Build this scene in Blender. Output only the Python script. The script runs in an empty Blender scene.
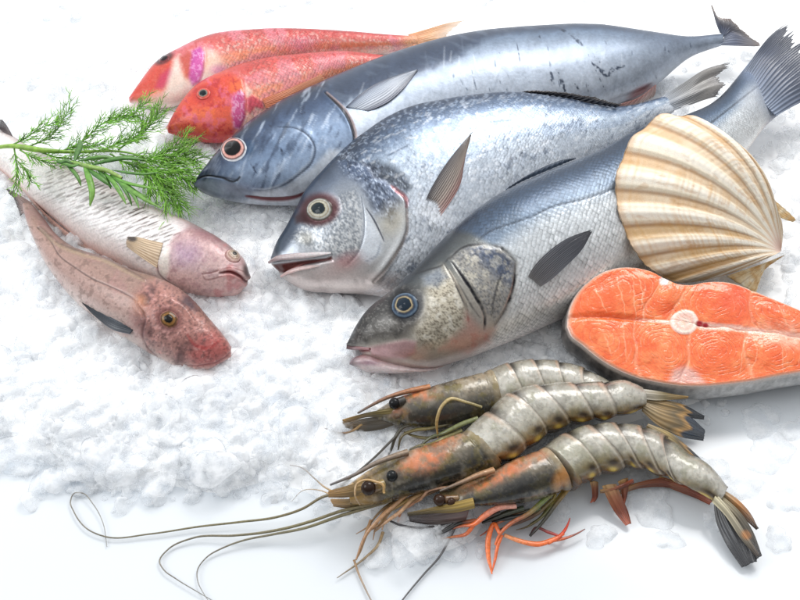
import bpy, math, random
import numpy as np
random.seed(7); RNG = np.random.default_rng(11)
SC = bpy.context.scene
COL = SC.collection
# ------------------------------------------------------------------ camera model
S = 0.0006                      # metres per photo pixel at the middle of the table
ELEV = math.radians(50.0); LENS = 60.0; FPX = 800.0 * LENS / 36.0
DIST = S * FPX
CAM = np.array([0.0, -DIST * math.cos(ELEV), DIST * math.sin(ELEV)])
FWD = np.array([0.0, math.cos(ELEV), -math.sin(ELEV)])
RGT = np.array([1.0, 0.0, 0.0]); UPV = np.array([0.0, math.sin(ELEV), math.cos(ELEV)])
MM = 0.001
def ray(p):
    p = np.asarray(p, float)
    return FWD + RGT * ((p[..., 0:1] - 400) / FPX) - UPV * ((p[..., 1:2] - 300) / FPX)
def P(p, h=0.0):
    """point of the place at height h (mm) seen at photo position p"""
    d = ray(p); h = np.asarray(h, float) * MM
    t = (h - CAM[2]) / d[..., 2]
    return CAM + d * t[..., None]
def PP(p, plane):
    d = ray(p); o, n = plane
    t = ((o - CAM) @ n) / (d @ n)
    return CAM + d * t[..., None]
def plane3(a, b, c):
    A, B, C = [P(np.array(q[:2], float), q[2]) for q in (a, b, c)]
    n = np.cross(B - A, C - A); n /= np.linalg.norm(n)
    if n[2] < 0: n = -n
    return A, n
def proj(v):
    q = np.asarray(v) - CAM
    z = q @ FWD
    return np.stack([400 + FPX * (q @ RGT) / z, 300 - FPX * (q @ UPV) / z], -1)
# ------------------------------------------------------------------ small maths
def lin(c):
    c = np.asarray(c, float) / 255.0
    return np.where(c <= 0.04045, c / 12.92, ((c + 0.055) / 1.055) ** 2.4)
def sm(a, b, x):
    t = np.clip((x - a) / (b - a), 0, 1); return t * t * (3 - 2 * t)
def nrm(v): return v / np.maximum(np.linalg.norm(v, axis=-1, keepdims=True), 1e-12)
def herm(t, ts, pts):
    """smooth curve through pts (n,k) at parameters ts"""
    pts = np.asarray(pts, float); ts = np.asarray(ts, float)
    if pts.ndim == 1: return herm(t, ts, pts[:, None])[:, 0]
    n = len(ts); m = np.zeros_like(pts)
    d = (pts[1:] - pts[:-1]) / (ts[1:] - ts[:-1])[:, None]
    m[0] = d[0]; m[-1] = d[-1]
    if n > 2:
        w = ((ts[1:-1] - ts[:-2]) / (ts[2:] - ts[:-2]))[:, None]
        m[1:-1] = d[:-1] * (1 - w) + d[1:] * w
    i = np.clip(np.searchsorted(ts, t, side='right') - 1, 0, n - 2)
    h = (ts[i + 1] - ts[i]); u = ((t - ts[i]) / h)[:, None]; h = h[:, None]
    return ((2*u**3 - 3*u**2 + 1) * pts[i] + (u**3 - 2*u**2 + u) * h * m[i]
            + (-2*u**3 + 3*u**2) * pts[i+1] + (u**3 - u**2) * h * m[i+1])
def curve(pts, n):
    pts = np.asarray(pts, float)
    if len(pts) == 1: return np.repeat(pts, n, 0)
    ts = np.concatenate([[0], np.cumsum(np.maximum(np.linalg.norm(np.diff(pts, axis=0), axis=1), 1e-9))])
    return herm(np.linspace(0, ts[-1], n), ts, pts)
def hsh(i, j, s):
    h = (i * 374761393 + j * 668265263 + s * 974634777) & 0xffffffff
    h = ((h ^ (h >> 13)) * 1274126177) & 0xffffffff
    return ((h ^ (h >> 16)) & 0xffff) / 65535.0
def vnoise(x, y, s=0):
    xi = np.floor(x).astype(np.int64); yi = np.floor(y).astype(np.int64)
    fx = x - xi; fy = y - yi; fx = fx*fx*(3-2*fx); fy = fy*fy*(3-2*fy)
    a = hsh(xi, yi, s); b = hsh(xi+1, yi, s); c = hsh(xi, yi+1, s); d = hsh(xi+1, yi+1, s)
    return (a*(1-fx)+b*fx)*(1-fy) + (c*(1-fx)+d*fx)*fy
def fbm(x, y, sc, s=0, o=4):
    v = 0; a = 0.5; t = 0
    for k in range(o):
        v = v + a * vnoise(x/sc + 17.3*k, y/sc - 9.1*k, s+k); t += a; a *= 0.55; sc /= 2.03
    return v / t
def pd(X, Y, poly):
    """distance to polyline, and 0..1 position along it"""
    poly = np.asarray(poly, float); best = np.full(X.shape, 1e9); u = np.zeros(X.shape)
    n = len(poly) - 1
    for k in range(n):
        ax, ay = poly[k]; bx, by = poly[k+1]; dx, dy = bx-ax, by-ay
        t = np.clip(((X-ax)*dx + (Y-ay)*dy) / max(dx*dx+dy*dy, 1e-9), 0, 1)
        d = np.hypot(X-ax-t*dx, Y-ay-t*dy); m = d < best
        best = np.where(m, d, best); u = np.where(m, (k+t)/n, u)
    return best, u
def inp(X, Y, poly, f=2.0):
    """soft inside-polygon mask, f = feather in px"""
    poly = np.asarray(poly, float); ins = np.zeros(X.shape, bool); n = len(poly)
    for k in range(n):
        ax, ay = poly[k]; bx, by = poly[(k+1) % n]
        if ay == by: continue
        c = ((ay > Y) != (by > Y)) & (X < (bx-ax)*(Y-ay)/(by-ay)+ax)
        ins ^= c
    d, _ = pd(X, Y, np.vstack([poly, poly[:1]]))
    return sm(-f, f, np.where(ins, d, -d))
def blob(X, Y, cx, cy, rx, ry, ang=0, f=0.5):
    a = math.radians(ang); c, s = math.cos(a), math.sin(a)
    x = (X-cx)*c + (Y-cy)*s; y = -(X-cx)*s + (Y-cy)*c
    return 1 - sm(1-f, 1+f, np.hypot(x/rx, y/ry))
def line(X, Y, poly, w, f=1.0, taper=True):
    if len(poly) > 2: poly = curve(np.asarray(poly, float), 5*len(poly))
    d, u = pd(X, Y, poly)
    ww = w * (0.35 + 0.65*np.sin(np.pi*np.clip(u, 0.02, 0.98))**0.6) if taper else w
    return 1 - sm(ww-f*0.5, ww+f*0.5+0.01, d)
def mix(c, col, m):
    return c*(1-m[..., None]) + lin(col)*m[..., None]
def ramp(x, stops):
    xs = [a for a, _ in stops]; cs = np.array([lin(b) for _, b in stops])
    return np.stack([np.interp(x, xs, cs[:, k]) for k in range(3)], -1)
def loc(ox, oy, k):
    return lambda pts: [(ox + a/k, oy + b/k) for a, b in pts]
# ------------------------------------------------------------------ objects
def tag(o, label=None, cat=None, group=None, kind=None):
    if label: o['label'] = label
    if cat: o['category'] = cat
    if group: o['group'] = group
    if kind: o['kind'] = kind
    return o
def thing(name, at, label, cat, group=None):
    o = bpy.data.objects.new(name, None); COL.objects.link(o)
    o.location = at; o.empty_display_size = 0.02
    return tag(o, label, cat, group)
def mesh(name, V, F, mat, parent=None, col=None, msk=None, uv=None, smooth=True):
    """link ONE mesh object; V world coordinates, F list or array of faces, colours per vertex"""
    V = np.asarray(V, float).reshape(-1, 3)
    org = np.array(parent_loc(parent)) if parent else np.zeros(3)
    me = bpy.data.meshes.new(name)
    if isinstance(F, np.ndarray):
        nf, k = F.shape
        me.vertices.add(len(V)); me.vertices.foreach_set('co', (V-org).astype(np.float32).ravel())
        me.loops.add(nf*k); me.loops.foreach_set('vertex_index', F.astype(np.int32).ravel())
        me.polygons.add(nf); me.polygons.foreach_set('loop_start', np.arange(0, nf*k, k, dtype=np.int32))
        me.update(calc_edges=True); me.validate()
    else:
        me.from_pydata((V-org).tolist(), [], F); me.update()
    for nm, a in (('Col', col), ('Msk', msk)):
        if a is None: continue
        a = np.asarray(a, float).reshape(-1, a.shape[-1])
        b = np.ones((len(V), 4)); b[:, :a.shape[1]] = a
        at = me.attributes.new(nm, 'FLOAT_COLOR', 'POINT')
        at.data.foreach_set('color', b.astype(np.float32).ravel())
    if uv is not None:
        at = me.attributes.new('Suv', 'FLOAT_VECTOR', 'POINT')
        u3 = np.zeros((len(V), 3)); u3[:, :2] = np.asarray(uv).reshape(-1, 2)
        at.data.foreach_set('vector', u3.astype(np.float32).ravel())
    if smooth: me.polygons.foreach_set('use_smooth', np.ones(len(me.polygons), bool))
    me.materials.append(mat)
    o = bpy.data.objects.new(name, me); COL.objects.link(o)
    if parent: o.parent = parent
    return o
def parent_loc(p):
    v = np.zeros(3)
    while p is not None:
        v = v + np.array(p.location); p = p.parent
    return v
def grid_faces(n, m, wrap=False, off=0):
    i = np.arange(n-1)[:, None]; j = np.arange(m if wrap else m-1)[None, :]
    j2 = (j+1) % m
    f = np.stack([i*m+j, i*m+j2, (i+1)*m+j2, (i+1)*m+j], -1).reshape(-1, 4)
    return f + off
# ------------------------------------------------------------------ loft
def loft(pairs, hD, hV, thick, NS, NR, dens=None):
    pr = np.asarray(pairs, float).reshape(-1, 4)
    n = len(pr); hD = np.broadcast_to(np.asarray(hD, float), n); hV = np.broadcast_to(np.asarray(hV, float), n)
    th = np.broadcast_to(np.asarray(thick, float), n)
    c = (pr[:, :2] + pr[:, 2:]) / 2
    ts = np.concatenate([[0], np.cumsum(np.linalg.norm(np.diff(c, axis=0), axis=1))]); ts /= ts[-1]
    t = np.linspace(0, 1, NS)
    t = t - 0.0
    D2 = herm(t, ts, pr[:, :2]); V2 = herm(t, ts, pr[:, 2:])
    D3 = P(D2, herm(t, ts, hD)); V3 = P(V2, herm(t, ts, hV))
    b = herm(t, ts, th) * MM
    th_ = np.linspace(0, 2*np.pi, NR, endpoint=False)
    ct, st = np.cos(th_), np.sin(th_)
    dir2 = nrm(D2 - V2); px3 = np.linalg.norm(D3-V3, axis=1) / np.maximum(np.linalg.norm(D2-V2, axis=1), 1e-6)
    D, V = D3.copy(), V3.copy()
    for it in range(9):
        C = (D+V)/2; A = (D-V)/2
        T = nrm(np.gradient(C, axis=0)); N = np.cross(T, A)
        N = nrm(N); N *= np.sign(np.sum(N*np.array([0, -0.2, 1.0]), -1, keepdims=True))
        Q = C[:, None] + A[:, None]*ct[None, :, None] + (N*b[:, None])[:, None]*st[None, :, None]
        if it == 8: break
        q = proj(Q); e = np.einsum('ijk,ik->ij', q, dir2)
        dD = (np.sum(D2*dir2, -1) - e.max(1)); dV = (np.sum(V2*dir2, -1) - e.min(1))
        ax = nrm(D3-V3)
        D = D + 0.8*ax*(dD*px3)[:, None]; V = V + 0.8*ax*(dV*px3)[:, None]
        L = np.sum((D-V)*ax, -1); mn = 0.35*b
        bad = L < mn; mid = (D+V)/2
        D = np.where(bad[:, None], mid + ax*mn[:, None]/2, D); V = np.where(bad[:, None], mid - ax*mn[:, None]/2, V)
    # v: 0 on the upper outline, 1 on the lower outline, and back again round the hidden side;
    # X, Y: where the skin point (or its twin on the hidden side) sits on the reference
    q = proj(Q); e = np.einsum('ijk,ik->ij', q, dir2)
    def smo(a):
        k = 25; w = np.ones(k)/k
        return np.convolve(np.pad(a, k//2, mode='edge'), w, 'valid')
    tt = np.where(th_ > np.pi*1.5, th_-2*np.pi, th_)
    t0 = np.clip(smo(tt[np.argmax(e, 1)]), -.9, .9)[:, None]; t1 = np.clip(smo(th_[np.argmin(e, 1)]), 2.3, 4.1)[:, None]
    T_ = th_[None]
    a_ = np.where(T_ < t0, T_+2*np.pi, T_)
    v = np.where(a_ <= t1, (a_-t0)/(t1-t0), 1-(a_-t1)/(t0+2*np.pi-t1))
    v = np.clip(v, 0, 1)
    vis = a_ <= t1
    wv = (1-np.cos(np.pi*v))/2
    X = np.where(vis, q[..., 0], D2[:, 0:1]*(1-wv)+V2[:, 0:1]*wv); Y = np.where(vis, q[..., 1], D2[:, 1:2]*(1-wv)+V2[:, 1:2]*wv)
    H = np.maximum(np.linalg.norm(A, axis=1)*2, 0.004)
    ds = np.concatenate([[0], np.linalg.norm(np.diff(C, axis=0), axis=1)])
    u = np.cumsum(ds/np.maximum(H, 0.35*H.max()))
    uu = np.repeat(u[:, None], NR, 1); vv = np.repeat((th_/np.pi)[None], NS, 0)
    return dict(Q=Q, X=X, Y=Y, s=np.repeat(t[:, None], NR, 1), v=v, th=th_,
                u=uu, uv=np.stack([uu, vv], -1), C=C, A=A, N=N, b=b, NS=NS, NR=NR)
def loft_normals(Q):
    du = np.gradient(Q, axis=0); dv = (np.roll(Q, -1, 1) - np.roll(Q, 1, 1))
    n = nrm(np.cross(du, dv))
    c = Q.mean(1, keepdims=True)
    s = np.sign(np.sum(n*(Q-c), -1).mean()); return n*s
def loft_mesh(name, L, mat, parent, col, msk, disp=None, uvk=None):
    col = np.clip(col, 0.002, 1)**1.25*0.97
    g = col.mean(-1, keepdims=True); k = np.where(col[..., 2:3] > col[..., 0:1], .84, .95); col = g + (col-g)*k
    Q = L['Q']; NS, NR = L['NS'], L['NR']
    if disp is not None:
        Q = Q + loft_normals(Q) * (disp*MM)[..., None]; L['Q'] = Q
    V = Q.reshape(-1, 3); F = grid_faces(NS, NR, True)
    p0 = Q[0].mean(0); p1 = Q[-1].mean(0)
    V = np.vstack([V, p0, p1]); a, b = NS*NR, NS*NR+1
    j = np.arange(NR); j2 = (j+1) % NR
    T0 = np.stack([np.full(NR, a), j2, j, j], -1); T1 = np.stack([np.full(NR, b), (NS-1)*NR+j, (NS-1)*NR+j2, (NS-1)*NR+j2], -1)
    ext = lambda c: np.vstack([c.reshape(-1, c.shape[-1]), c[0].mean(0), c[-1].mean(0)])
    faces = [tuple(f) for f in F.tolist()] + [tuple(f[:3]) for f in T0.tolist()] + [tuple(f[:3]) for f in T1.tolist()]
    uv = L['uv'] if uvk is None else uvk
    return mesh(name, V, faces, mat, parent, ext(col), ext(msk), ext(uv))
class Surf:
    """looks up points of a lofted skin by where they lie on its visible side"""
    def __init__(s, L):
        k = L['NR']//2+1; s.V = L['Q'][:, :k].reshape(-1, 3); s.q = proj(s.V)
        n = loft_normals(L['Q'])[:, :k].reshape(-1, 3)
        f = np.sum(n*(CAM-s.V), -1) > 0
        s.V, s.q, s.n = s.V[f], s.q[f], n[f]
    def one(s, p):
        d = np.sum((s.q-np.asarray(p))**2, -1); i = np.argpartition(d, 5)[:5]
        w = 1/(d[i]+0.05); w /= w.sum()
        h = ((s.V[i]*w[:, None]).sum(0))
        # keep the point on the ray of p, at the depth found
        z = (h-CAM) @ FWD; return CAM + ray(np.asarray(p, float))*z
    def __call__(s, pts, lift=0.0):
        pts = np.asarray(pts, float); lift = np.broadcast_to(np.asarray(lift, float), len(pts))
        out = []
        for p, l in zip(pts, lift):
            v = s.one(p); out.append(v + nrm(CAM-v)*l*MM)
        return np.array(out)
    def nor(s, p):
        d = np.sum((s.q-np.asarray(p))**2, -1); i = np.argpartition(d, 20)[:20]
        return nrm(s.n[i].mean(0))
# ------------------------------------------------------------------ fins, eyes, tubes
def fin(name, rays, mat, parent, colf, nu=70, nv=46, nr=16, amp=0.35, jag=0.15, alpha=None, thick=0.35, seed=0, jf=1.0):
    """rays: list of base->tip polylines of 3-D points; webbed sheet with raised rays and a ragged edge"""
    R = np.array([curve(r, nv) for r in rays])                     # (k,nv,3)
    k = len(R); u = np.linspace(0, 1, nu)
    G = np.stack([herm(u, np.linspace(0, 1, k), R[:, j]) for j in range(nv)], 1)   # (nu,nv,3)
    # ragged tips
    rn = np.random.default_rng(seed); jl = 1 - jag*rn.random(nr*2+2)
    L = np.interp(u*(nr*2), np.arange(nr*2+2), jl)*(1-0.35*jag*np.abs(np.sin(np.pi*u*nr))*jf)
    vv = np.linspace(0, 1, nv)
    H = np.empty_like(G)
    for i in range(nu):
        for c in range(3): H[i, :, c] = np.interp(vv*L[i], vv, G[i, :, c])
    U = np.repeat(u[:, None], nv, 1); W = np.repeat(vv[None], nu, 0)
    nn = nrm(np.cross(np.gradient(H, axis=0), np.gradient(H, axis=1)))
    if nn[..., 2].mean() < 0: nn = -nn
    ph = U*nr + .5*(vnoise(U*7, W*1.5, seed+3)-.5) + .25*(vnoise(U*23, W*0.7, seed+4)-.5)
    br = sm(.35, .8, W)                                            # rays fork towards the edge
    rid = (0.5+0.5*np.cos(2*np.pi*ph))*(1-br) + (0.5+0.5*np.cos(4*np.pi*ph))*br
    rid = rid**1.4
    top = H + nn*((amp*rid)*MM)[..., None]; bot = H - nn*((thick + amp*(1-rid)*0.3)*MM)[..., None]
    q = proj(H)
    c = colf(U, W, q[..., 0], q[..., 1], rid)
    c = c*(.8+.4*fbm(U*30, W*9, 2, seed+5)[..., None])
    al = 1-.5*(1-rid)*sm(.3, 1, W) if alpha is None else alpha(U, W, rid)
    V = np.vstack([top.reshape(-1, 3), bot.reshape(-1, 3)]); n = nu*nv
    F = grid_faces(nu, nv); B = F[:, ::-1] + n
    edge = ([(i, 0) for i in range(nu)] + [(nu-1, j) for j in range(1, nv)] + [(i, nv-1) for i in range(nu-2, -1, -1)]
            + [(0, j) for j in range(nv-2, 0, -1)])
    e = np.array([i*nv+j for i, j in edge]); e2 = np.roll(e, -1)
    E = np.stack([e, e2, e2+n, e+n], -1)
    msk = np.stack([np.zeros(U.shape), np.zeros(U.shape), al], -1)
    return mesh(name, V, np.vstack([F, B, E]), mat, parent, np.concatenate([c, c]).reshape(-1, 3),
                np.concatenate([msk, msk]).reshape(-1, 3))
def eye(name, sf, cx, cy, rx, ry, ang, stops, parent, mat, dome=0.55, lift=0.2, irr=0.0, slant=0, rim=None):
    e1 = (sf.one((cx+rx, cy)) - sf.one((cx-rx, cy)))/(2*rx); e2 = (sf.one((cx, cy+ry)) - sf.one((cx, cy-ry)))/(2*ry)
    n = nrm(np.cross(e2, e1)); n *= np.sign(n @ (CAM-P(np.array([cx, cy]))))
    c = sf.one((cx, cy)); a = math.radians(ang)
    nr_, na = 26, 64
    r = np.linspace(0, 1.0, nr_)**0.9; t = np.linspace(0, 2*np.pi, na, endpoint=False)
    Rr, Tt = np.meshgrid(r, t, indexing='ij')
    x = rx*Rr*np.cos(Tt); y = ry*Rr*np.sin(Tt)
    ca, sa = math.cos(a), math.sin(a)
    rim = np.array([sf.one((cx + rx*math.cos(q)*ca - ry*math.sin(q)*sa, cy + rx*math.cos(q)*sa + ry*math.sin(q)*ca)) for q in t])
    for _ in range(6): rim = (np.roll(rim, 1, 0)+rim*2+np.roll(rim, -1, 0))/4      # follows the curve of the head
    c0 = rim.mean(0); c = c0 + n*max((c-c0) @ n, 0)
    rad = 0.5*(rx+ry)*S
    xx = x*ca - y*sa; yy = x*sa + y*ca
    def at(R_, base):
        z = rad*dome*.55*(1-R_**2) + lift*MM*(1-R_**6) - .35*MM*sm(.85, 1, R_) + base
        return c0 + (rim-c0)[None]*R_[..., None]*.99 + n*z[..., None]
    V = at(Rr, 0)
    rr = Rr + (irr+.07)*(fbm(np.cos(Tt)*2.2+7+Rr, np.sin(Tt)*2.2+3, 1.0, int(cx))-0.5)*sm(.2, .5, Rr)
    col = ramp(rr, stops)
    col = col*(0.62+0.76*fbm(np.cos(Tt)*9+Rr*3, np.sin(Tt)*9+Rr*2, 1.6, 9)[..., None])
    o = mesh(name, V.reshape(-1, 3), grid_faces(nr_, na, True), mat, parent, col.reshape(-1, 3), np.zeros((nr_*na, 3)))
    rp = stops[1][0]; k = 10; R2 = np.repeat(np.linspace(0, rp, k)[:, None], na, 1)
    V = at(R2, .25*MM*(1-(R2/rp)**4) - .03*MM)
    mesh('pupil', V.reshape(-1, 3), grid_faces(k, na, True), mat, o, np.broadcast_to(lin(stops[0][1]), (k*na, 3)), np.zeros((k*na, 3)))
    return o
def tube_geo(pts, rad, n=40, k=8, flat=None):
    C = curve(pts, n); r = np.interp(np.linspace(0, 1, n), np.linspace(0, 1, len(rad)), rad)*MM
    T = nrm(np.gradient(C, axis=0)); up = np.array([0.13, 0.2, 1.0])
    a = nrm(np.cross(T, up)); b = np.cross(a, T)
    t = np.linspace(0, 2*np.pi, k, endpoint=False)
    fl = 1.0 if flat is None else flat
    V = C[:, None] + r[:, None, None]*(a[:, None]*np.cos(t)[None, :, None] + fl*b[:, None]*np.sin(t)[None, :, None])
    F = grid_faces(n, k, True)
    s = np.repeat(np.linspace(0, 1, n)[:, None], k, 1)
    return V.reshape(-1, 3), F, s.reshape(-1)
def capped(V, F, n, k):
    m = len(V); V = np.vstack([V, V[:k].mean(0), V[-k:].mean(0)])
    j = np.arange(k); j2 = (j+1) % k
    c0 = np.stack([np.full(k, m), j, j2], -1); c1 = np.stack([np.full(k, m+1), (n-1)*k+j2, (n-1)*k+j], -1)
    return V, [tuple(f) for f in F.tolist()] + [tuple(f) for f in c0.tolist()] + [tuple(f) for f in c1.tolist()]
def tube(name, pts, rad, mat, parent, c0, c1=None, n=40, k=8, flat=None, bands=None):
    V, F, s = tube_geo(pts, rad, n, k, flat)
    col = ramp(s, [(0, c0), (1, c1 or c0)]) if bands is None else ramp(s, bands)
    V, F = capped(V, F, n, k); col = np.vstack([col, col[:1], col[-1:]])
    return mesh(name, V, F, mat, parent, col, np.zeros((len(V), 3)))
# ------------------------------------------------------------------ materials
def newmat(name):
    m = bpy.data.materials.new(name); m.use_nodes = True
    nt = m.node_tree; nt.nodes.clear()
    return m, nt, nt.nodes, nt.links
def nd(N, t, **k):
    n = N.new(t)
    for a, b in k.items(): setattr(n, a, b)
    return n
def setin(n, **k):
    for a, b in k.items(): n.inputs[a.replace('_', ' ')].default_value = b
def mth(N, Lk, op, a, b=None, clamp=False):
    n = N.new('ShaderNodeMath'); n.operation = op; n.use_clamp = clamp
    for i, x in enumerate((a, b)):
        if x is None: continue
        if isinstance(x, (int, float)): n.inputs[i].default_value = x
        else: Lk.new(x, n.inputs[i])
    return n.outputs[0]
def skin_mat(name, rows=0.0, edge=0.5, tilt=0.6, jit=0.25, rough=0.32, coat=0.5, metal=1.0, bump=0.25, sss=0.08, nsc=900.0, mott=0.2, cellv=0.3):
    """wet skin: colour from the painted attribute; Msk.r = silver, Msk.g = scales, Msk.b = opacity"""
    m, nt, N, K = newmat(name)
    out = nd(N, 'ShaderNodeOutputMaterial'); bs = nd(N, 'ShaderNodeBsdfPrincipled')
    col = nd(N, 'ShaderNodeAttribute', attribute_name='Col'); msk = nd(N, 'ShaderNodeAttribute', attribute_name='Msk')
    sep = nd(N, 'ShaderNodeSeparateColor'); K.new(msk.outputs['Color'], sep.inputs[0])
    tc = nd(N, 'ShaderNodeTexCoord')
    nz = nd(N, 'ShaderNodeTexNoise'); setin(nz, Scale=nsc, Detail=5.0, Roughness=0.6); K.new(tc.outputs['Object'], nz.inputs['Vector'])
    cur = col.outputs['Color']
    mm = nd(N, 'ShaderNodeMix', data_type='RGBA', blend_type='MULTIPLY')
    mr = nd(N, 'ShaderNodeMapRange'); setin(mr, From_Min=0.3, From_Max=0.7, To_Min=1-mott, To_Max=1+mott); K.new(nz.outputs[0], mr.inputs[0])
    mm.inputs[0].default_value = 1.0; K.new(cur, mm.inputs[6]); K.new(mr.outputs[0], mm.inputs[7]); cur = mm.outputs[2]
    height = mth(N, K, 'MULTIPLY', nz.outputs[0], 0.35)
    rgh = mth(N, K, 'MULTIPLY_ADD', nz.outputs[0], 0.25); N[-1].inputs[2].default_value = rough-0.1
    if rows:
        uvn = nd(N, 'ShaderNodeAttribute', attribute_name='Suv')
        rot = nd(N, 'ShaderNodeMapping'); rot.inputs['Rotation'].default_value = (0, 0, math.radians(45)); rot.inputs['Scale'].default_value = (rows*0.92, rows*1.2, 1)
        # scale first, then turn to a diamond lattice
        sc = nd(N, 'ShaderNodeVectorMath', operation='MULTIPLY'); sc.inputs[1].default_value = (rows*0.9, rows*1.2, 0)
        wob = nd(N, 'ShaderNodeTexNoise'); setin(wob, Scale=3.0, Detail=1.0); K.new(uvn.outputs['Vector'], wob.inputs['Vector'])
        wm = nd(N, 'ShaderNodeVectorMath', operation='MULTIPLY_ADD'); wm.inputs[1].default_value = (0.06, 0.06, 0); K.new(wob.outputs['Color'], wm.inputs[0]); K.new(uvn.outputs['Vector'], wm.inputs[2])
        K.new(wm.outputs[0], sc.inputs[0])
        rot.inputs['Scale'].default_value = (1, 1, 1); K.new(sc.outputs[0], rot.inputs['Vector'])
        vo = nd(N, 'ShaderNodeTexVoronoi', voronoi_dimensions='2D', feature='F1'); setin(vo, Scale=1.0, Randomness=jit); K.new(rot.outputs[0], vo.inputs['Vector'])
        df = nd(N, 'ShaderNodeVectorMath', operation='SUBTRACT'); K.new(rot.outputs[0], df.inputs[0]); K.new(vo.outputs['Position'], df.inputs[1])
        dt = nd(N, 'ShaderNodeVectorMath', operation='DOT_PRODUCT'); K.new(df.outputs[0], dt.inputs[0]); dt.inputs[1].default_value = (0.707, 0.707, 0)
        # dark rim of every scale towards its rear edge, light plate in front, own brightness
        e1 = nd(N, 'ShaderNodeMapRange', interpolation_type='SMOOTHSTEP'); setin(e1, From_Min=0.28, From_Max=0.62, To_Min=0.0, To_Max=1.0); K.new(vo.outputs['Distance'], e1.inputs[0])
        e2 = mth(N, K, 'MULTIPLY', e1.outputs[0], sep.outputs[1])
        e3 = mth(N, K, 'MULTIPLY', e2, edge)
        sepc = nd(N, 'ShaderNodeSeparateColor'); K.new(vo.outputs['Color'], sepc.inputs[0])
        br = mth(N, K, 'SUBTRACT', sepc.outputs[0], 0.5); br = mth(N, K, 'MULTIPLY', br, cellv); br = mth(N, K, 'MULTIPLY', br, sep.outputs[1])
        tl = mth(N, K, 'MULTIPLY', dt.outputs['Value'], -0.28); tl = mth(N, K, 'MULTIPLY', tl, sep.outputs[1])
        f = mth(N, K, 'SUBTRACT', 1.0, e3); f = mth(N, K, 'ADD', f, br); f = mth(N, K, 'ADD', f, tl)
        m2 = nd(N, 'ShaderNodeMix', data_type='RGBA', blend_type='MULTIPLY'); m2.inputs[0].default_value = 1.0
        K.new(cur, m2.inputs[6]); K.new(f, m2.inputs[7]); cur = m2.outputs[2]
        hh = mth(N, K, 'MULTIPLY', dt.outputs['Value'], tilt); hh2 = mth(N, K, 'MULTIPLY', vo.outputs['Distance'], -tilt*0.8)
        hh = mth(N, K, 'ADD', hh, hh2)
        hh = mth(N, K, 'MULTIPLY', hh, sep.outputs[1]); height = mth(N, K, 'ADD', height, hh)
        rr = mth(N, K, 'MULTIPLY', sepc.outputs[1], 0.14); rr = mth(N, K, 'MULTIPLY', rr, sep.outputs[1]); rgh = mth(N, K, 'ADD', rgh, rr)
    K.new(cur, bs.inputs['Base Color'])
    K.new(mth(N, K, 'MULTIPLY', sep.outputs[0], metal), bs.inputs['Metallic'])
    K.new(rgh, bs.inputs['Roughness'])
    setin(bs, Specular_IOR_Level=.3, Coat_Weight=coat*.7, Coat_Roughness=0.1, Subsurface_Weight=sss, Subsurface_Scale=0.004)
    bs.inputs['Subsurface Radius'].default_value = (1.0, 0.5, 0.35)
    bp = nd(N, 'ShaderNodeBump'); setin(bp, Strength=bump, Distance=0.0012); K.new(height, bp.inputs['Height'])
    K.new(bp.outputs[0], bs.inputs['Normal']); K.new(bp.outputs[0], bs.inputs['Coat Normal'])
    K.new(bs.outputs[0], out.inputs['Surface'])
    return m
def fin_mat(name, rough=0.35):
    m, nt, N, K = newmat(name)
    out = nd(N, 'ShaderNodeOutputMaterial'); bs = nd(N, 'ShaderNodeBsdfPrincipled')
    col = nd(N, 'ShaderNodeAttribute', attribute_name='Col'); msk = nd(N, 'ShaderNodeAttribute', attribute_name='Msk')
    sep = nd(N, 'ShaderNodeSeparateColor'); K.new(msk.outputs['Color'], sep.inputs[0])
    K.new(col.outputs['Color'], bs.inputs['Base Color']); setin(bs, Roughness=rough, Coat_Weight=0.35, Coat_Roughness=0.15)
    tr = nd(N, 'ShaderNodeBsdfTranslucent'); K.new(col.outputs['Color'], tr.inputs['Color'])
    m1 = nd(N, 'ShaderNodeMixShader'); m1.inputs[0].default_value = 0.12; K.new(bs.outputs[0], m1.inputs[1]); K.new(tr.outputs[0], m1.inputs[2])
    tp = nd(N, 'ShaderNodeBsdfTransparent'); m2 = nd(N, 'ShaderNodeMixShader')
    K.new(sep.outputs[2], m2.inputs[0]); K.new(tp.outputs[0], m2.inputs[1]); K.new(m1.outputs[0], m2.inputs[2])
    K.new(m2.outputs[0], out.inputs['Surface'])
    return m
def plain_mat(name, rough=0.3, coat=0.5, sss=0.0, bump=0.0, nsc=1500.0, mott=0.15, trans=0.0, spec=0.4):
    m, nt, N, K = newmat(name)
    out = nd(N, 'ShaderNodeOutputMaterial'); bs = nd(N, 'ShaderNodeBsdfPrincipled')
    col = nd(N, 'ShaderNodeAttribute', attribute_name='Col')
    tc = nd(N, 'ShaderNodeTexCoord'); nz = nd(N, 'ShaderNodeTexNoise'); setin(nz, Scale=nsc, Detail=4.0); K.new(tc.outputs['Object'], nz.inputs['Vector'])
    mr = nd(N, 'ShaderNodeMapRange'); setin(mr, From_Min=0.3, From_Max=0.7, To_Min=1-mott, To_Max=1+mott); K.new(nz.outputs[0], mr.inputs[0])
    mm = nd(N, 'ShaderNodeMix', data_type='RGBA', blend_type='MULTIPLY'); mm.inputs[0].default_value = 1.0
    K.new(col.outputs['Color'], mm.inputs[6]); K.new(mr.outputs[0], mm.inputs[7]); K.new(mm.outputs[2], bs.inputs['Base Color'])
    setin(bs, Roughness=rough, Specular_IOR_Level=spec, Coat_Weight=coat, Coat_Roughness=0.06, Subsurface_Weight=sss, Subsurface_Scale=0.004, Transmission_Weight=trans)
    if bump:
        bp = nd(N, 'ShaderNodeBump'); setin(bp, Strength=bump, Distance=0.0008); K.new(nz.outputs[0], bp.inputs['Height']); K.new(bp.outputs[0], bs.inputs['Normal'])
    K.new(bs.outputs[0], out.inputs['Surface'])
    return m
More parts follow.
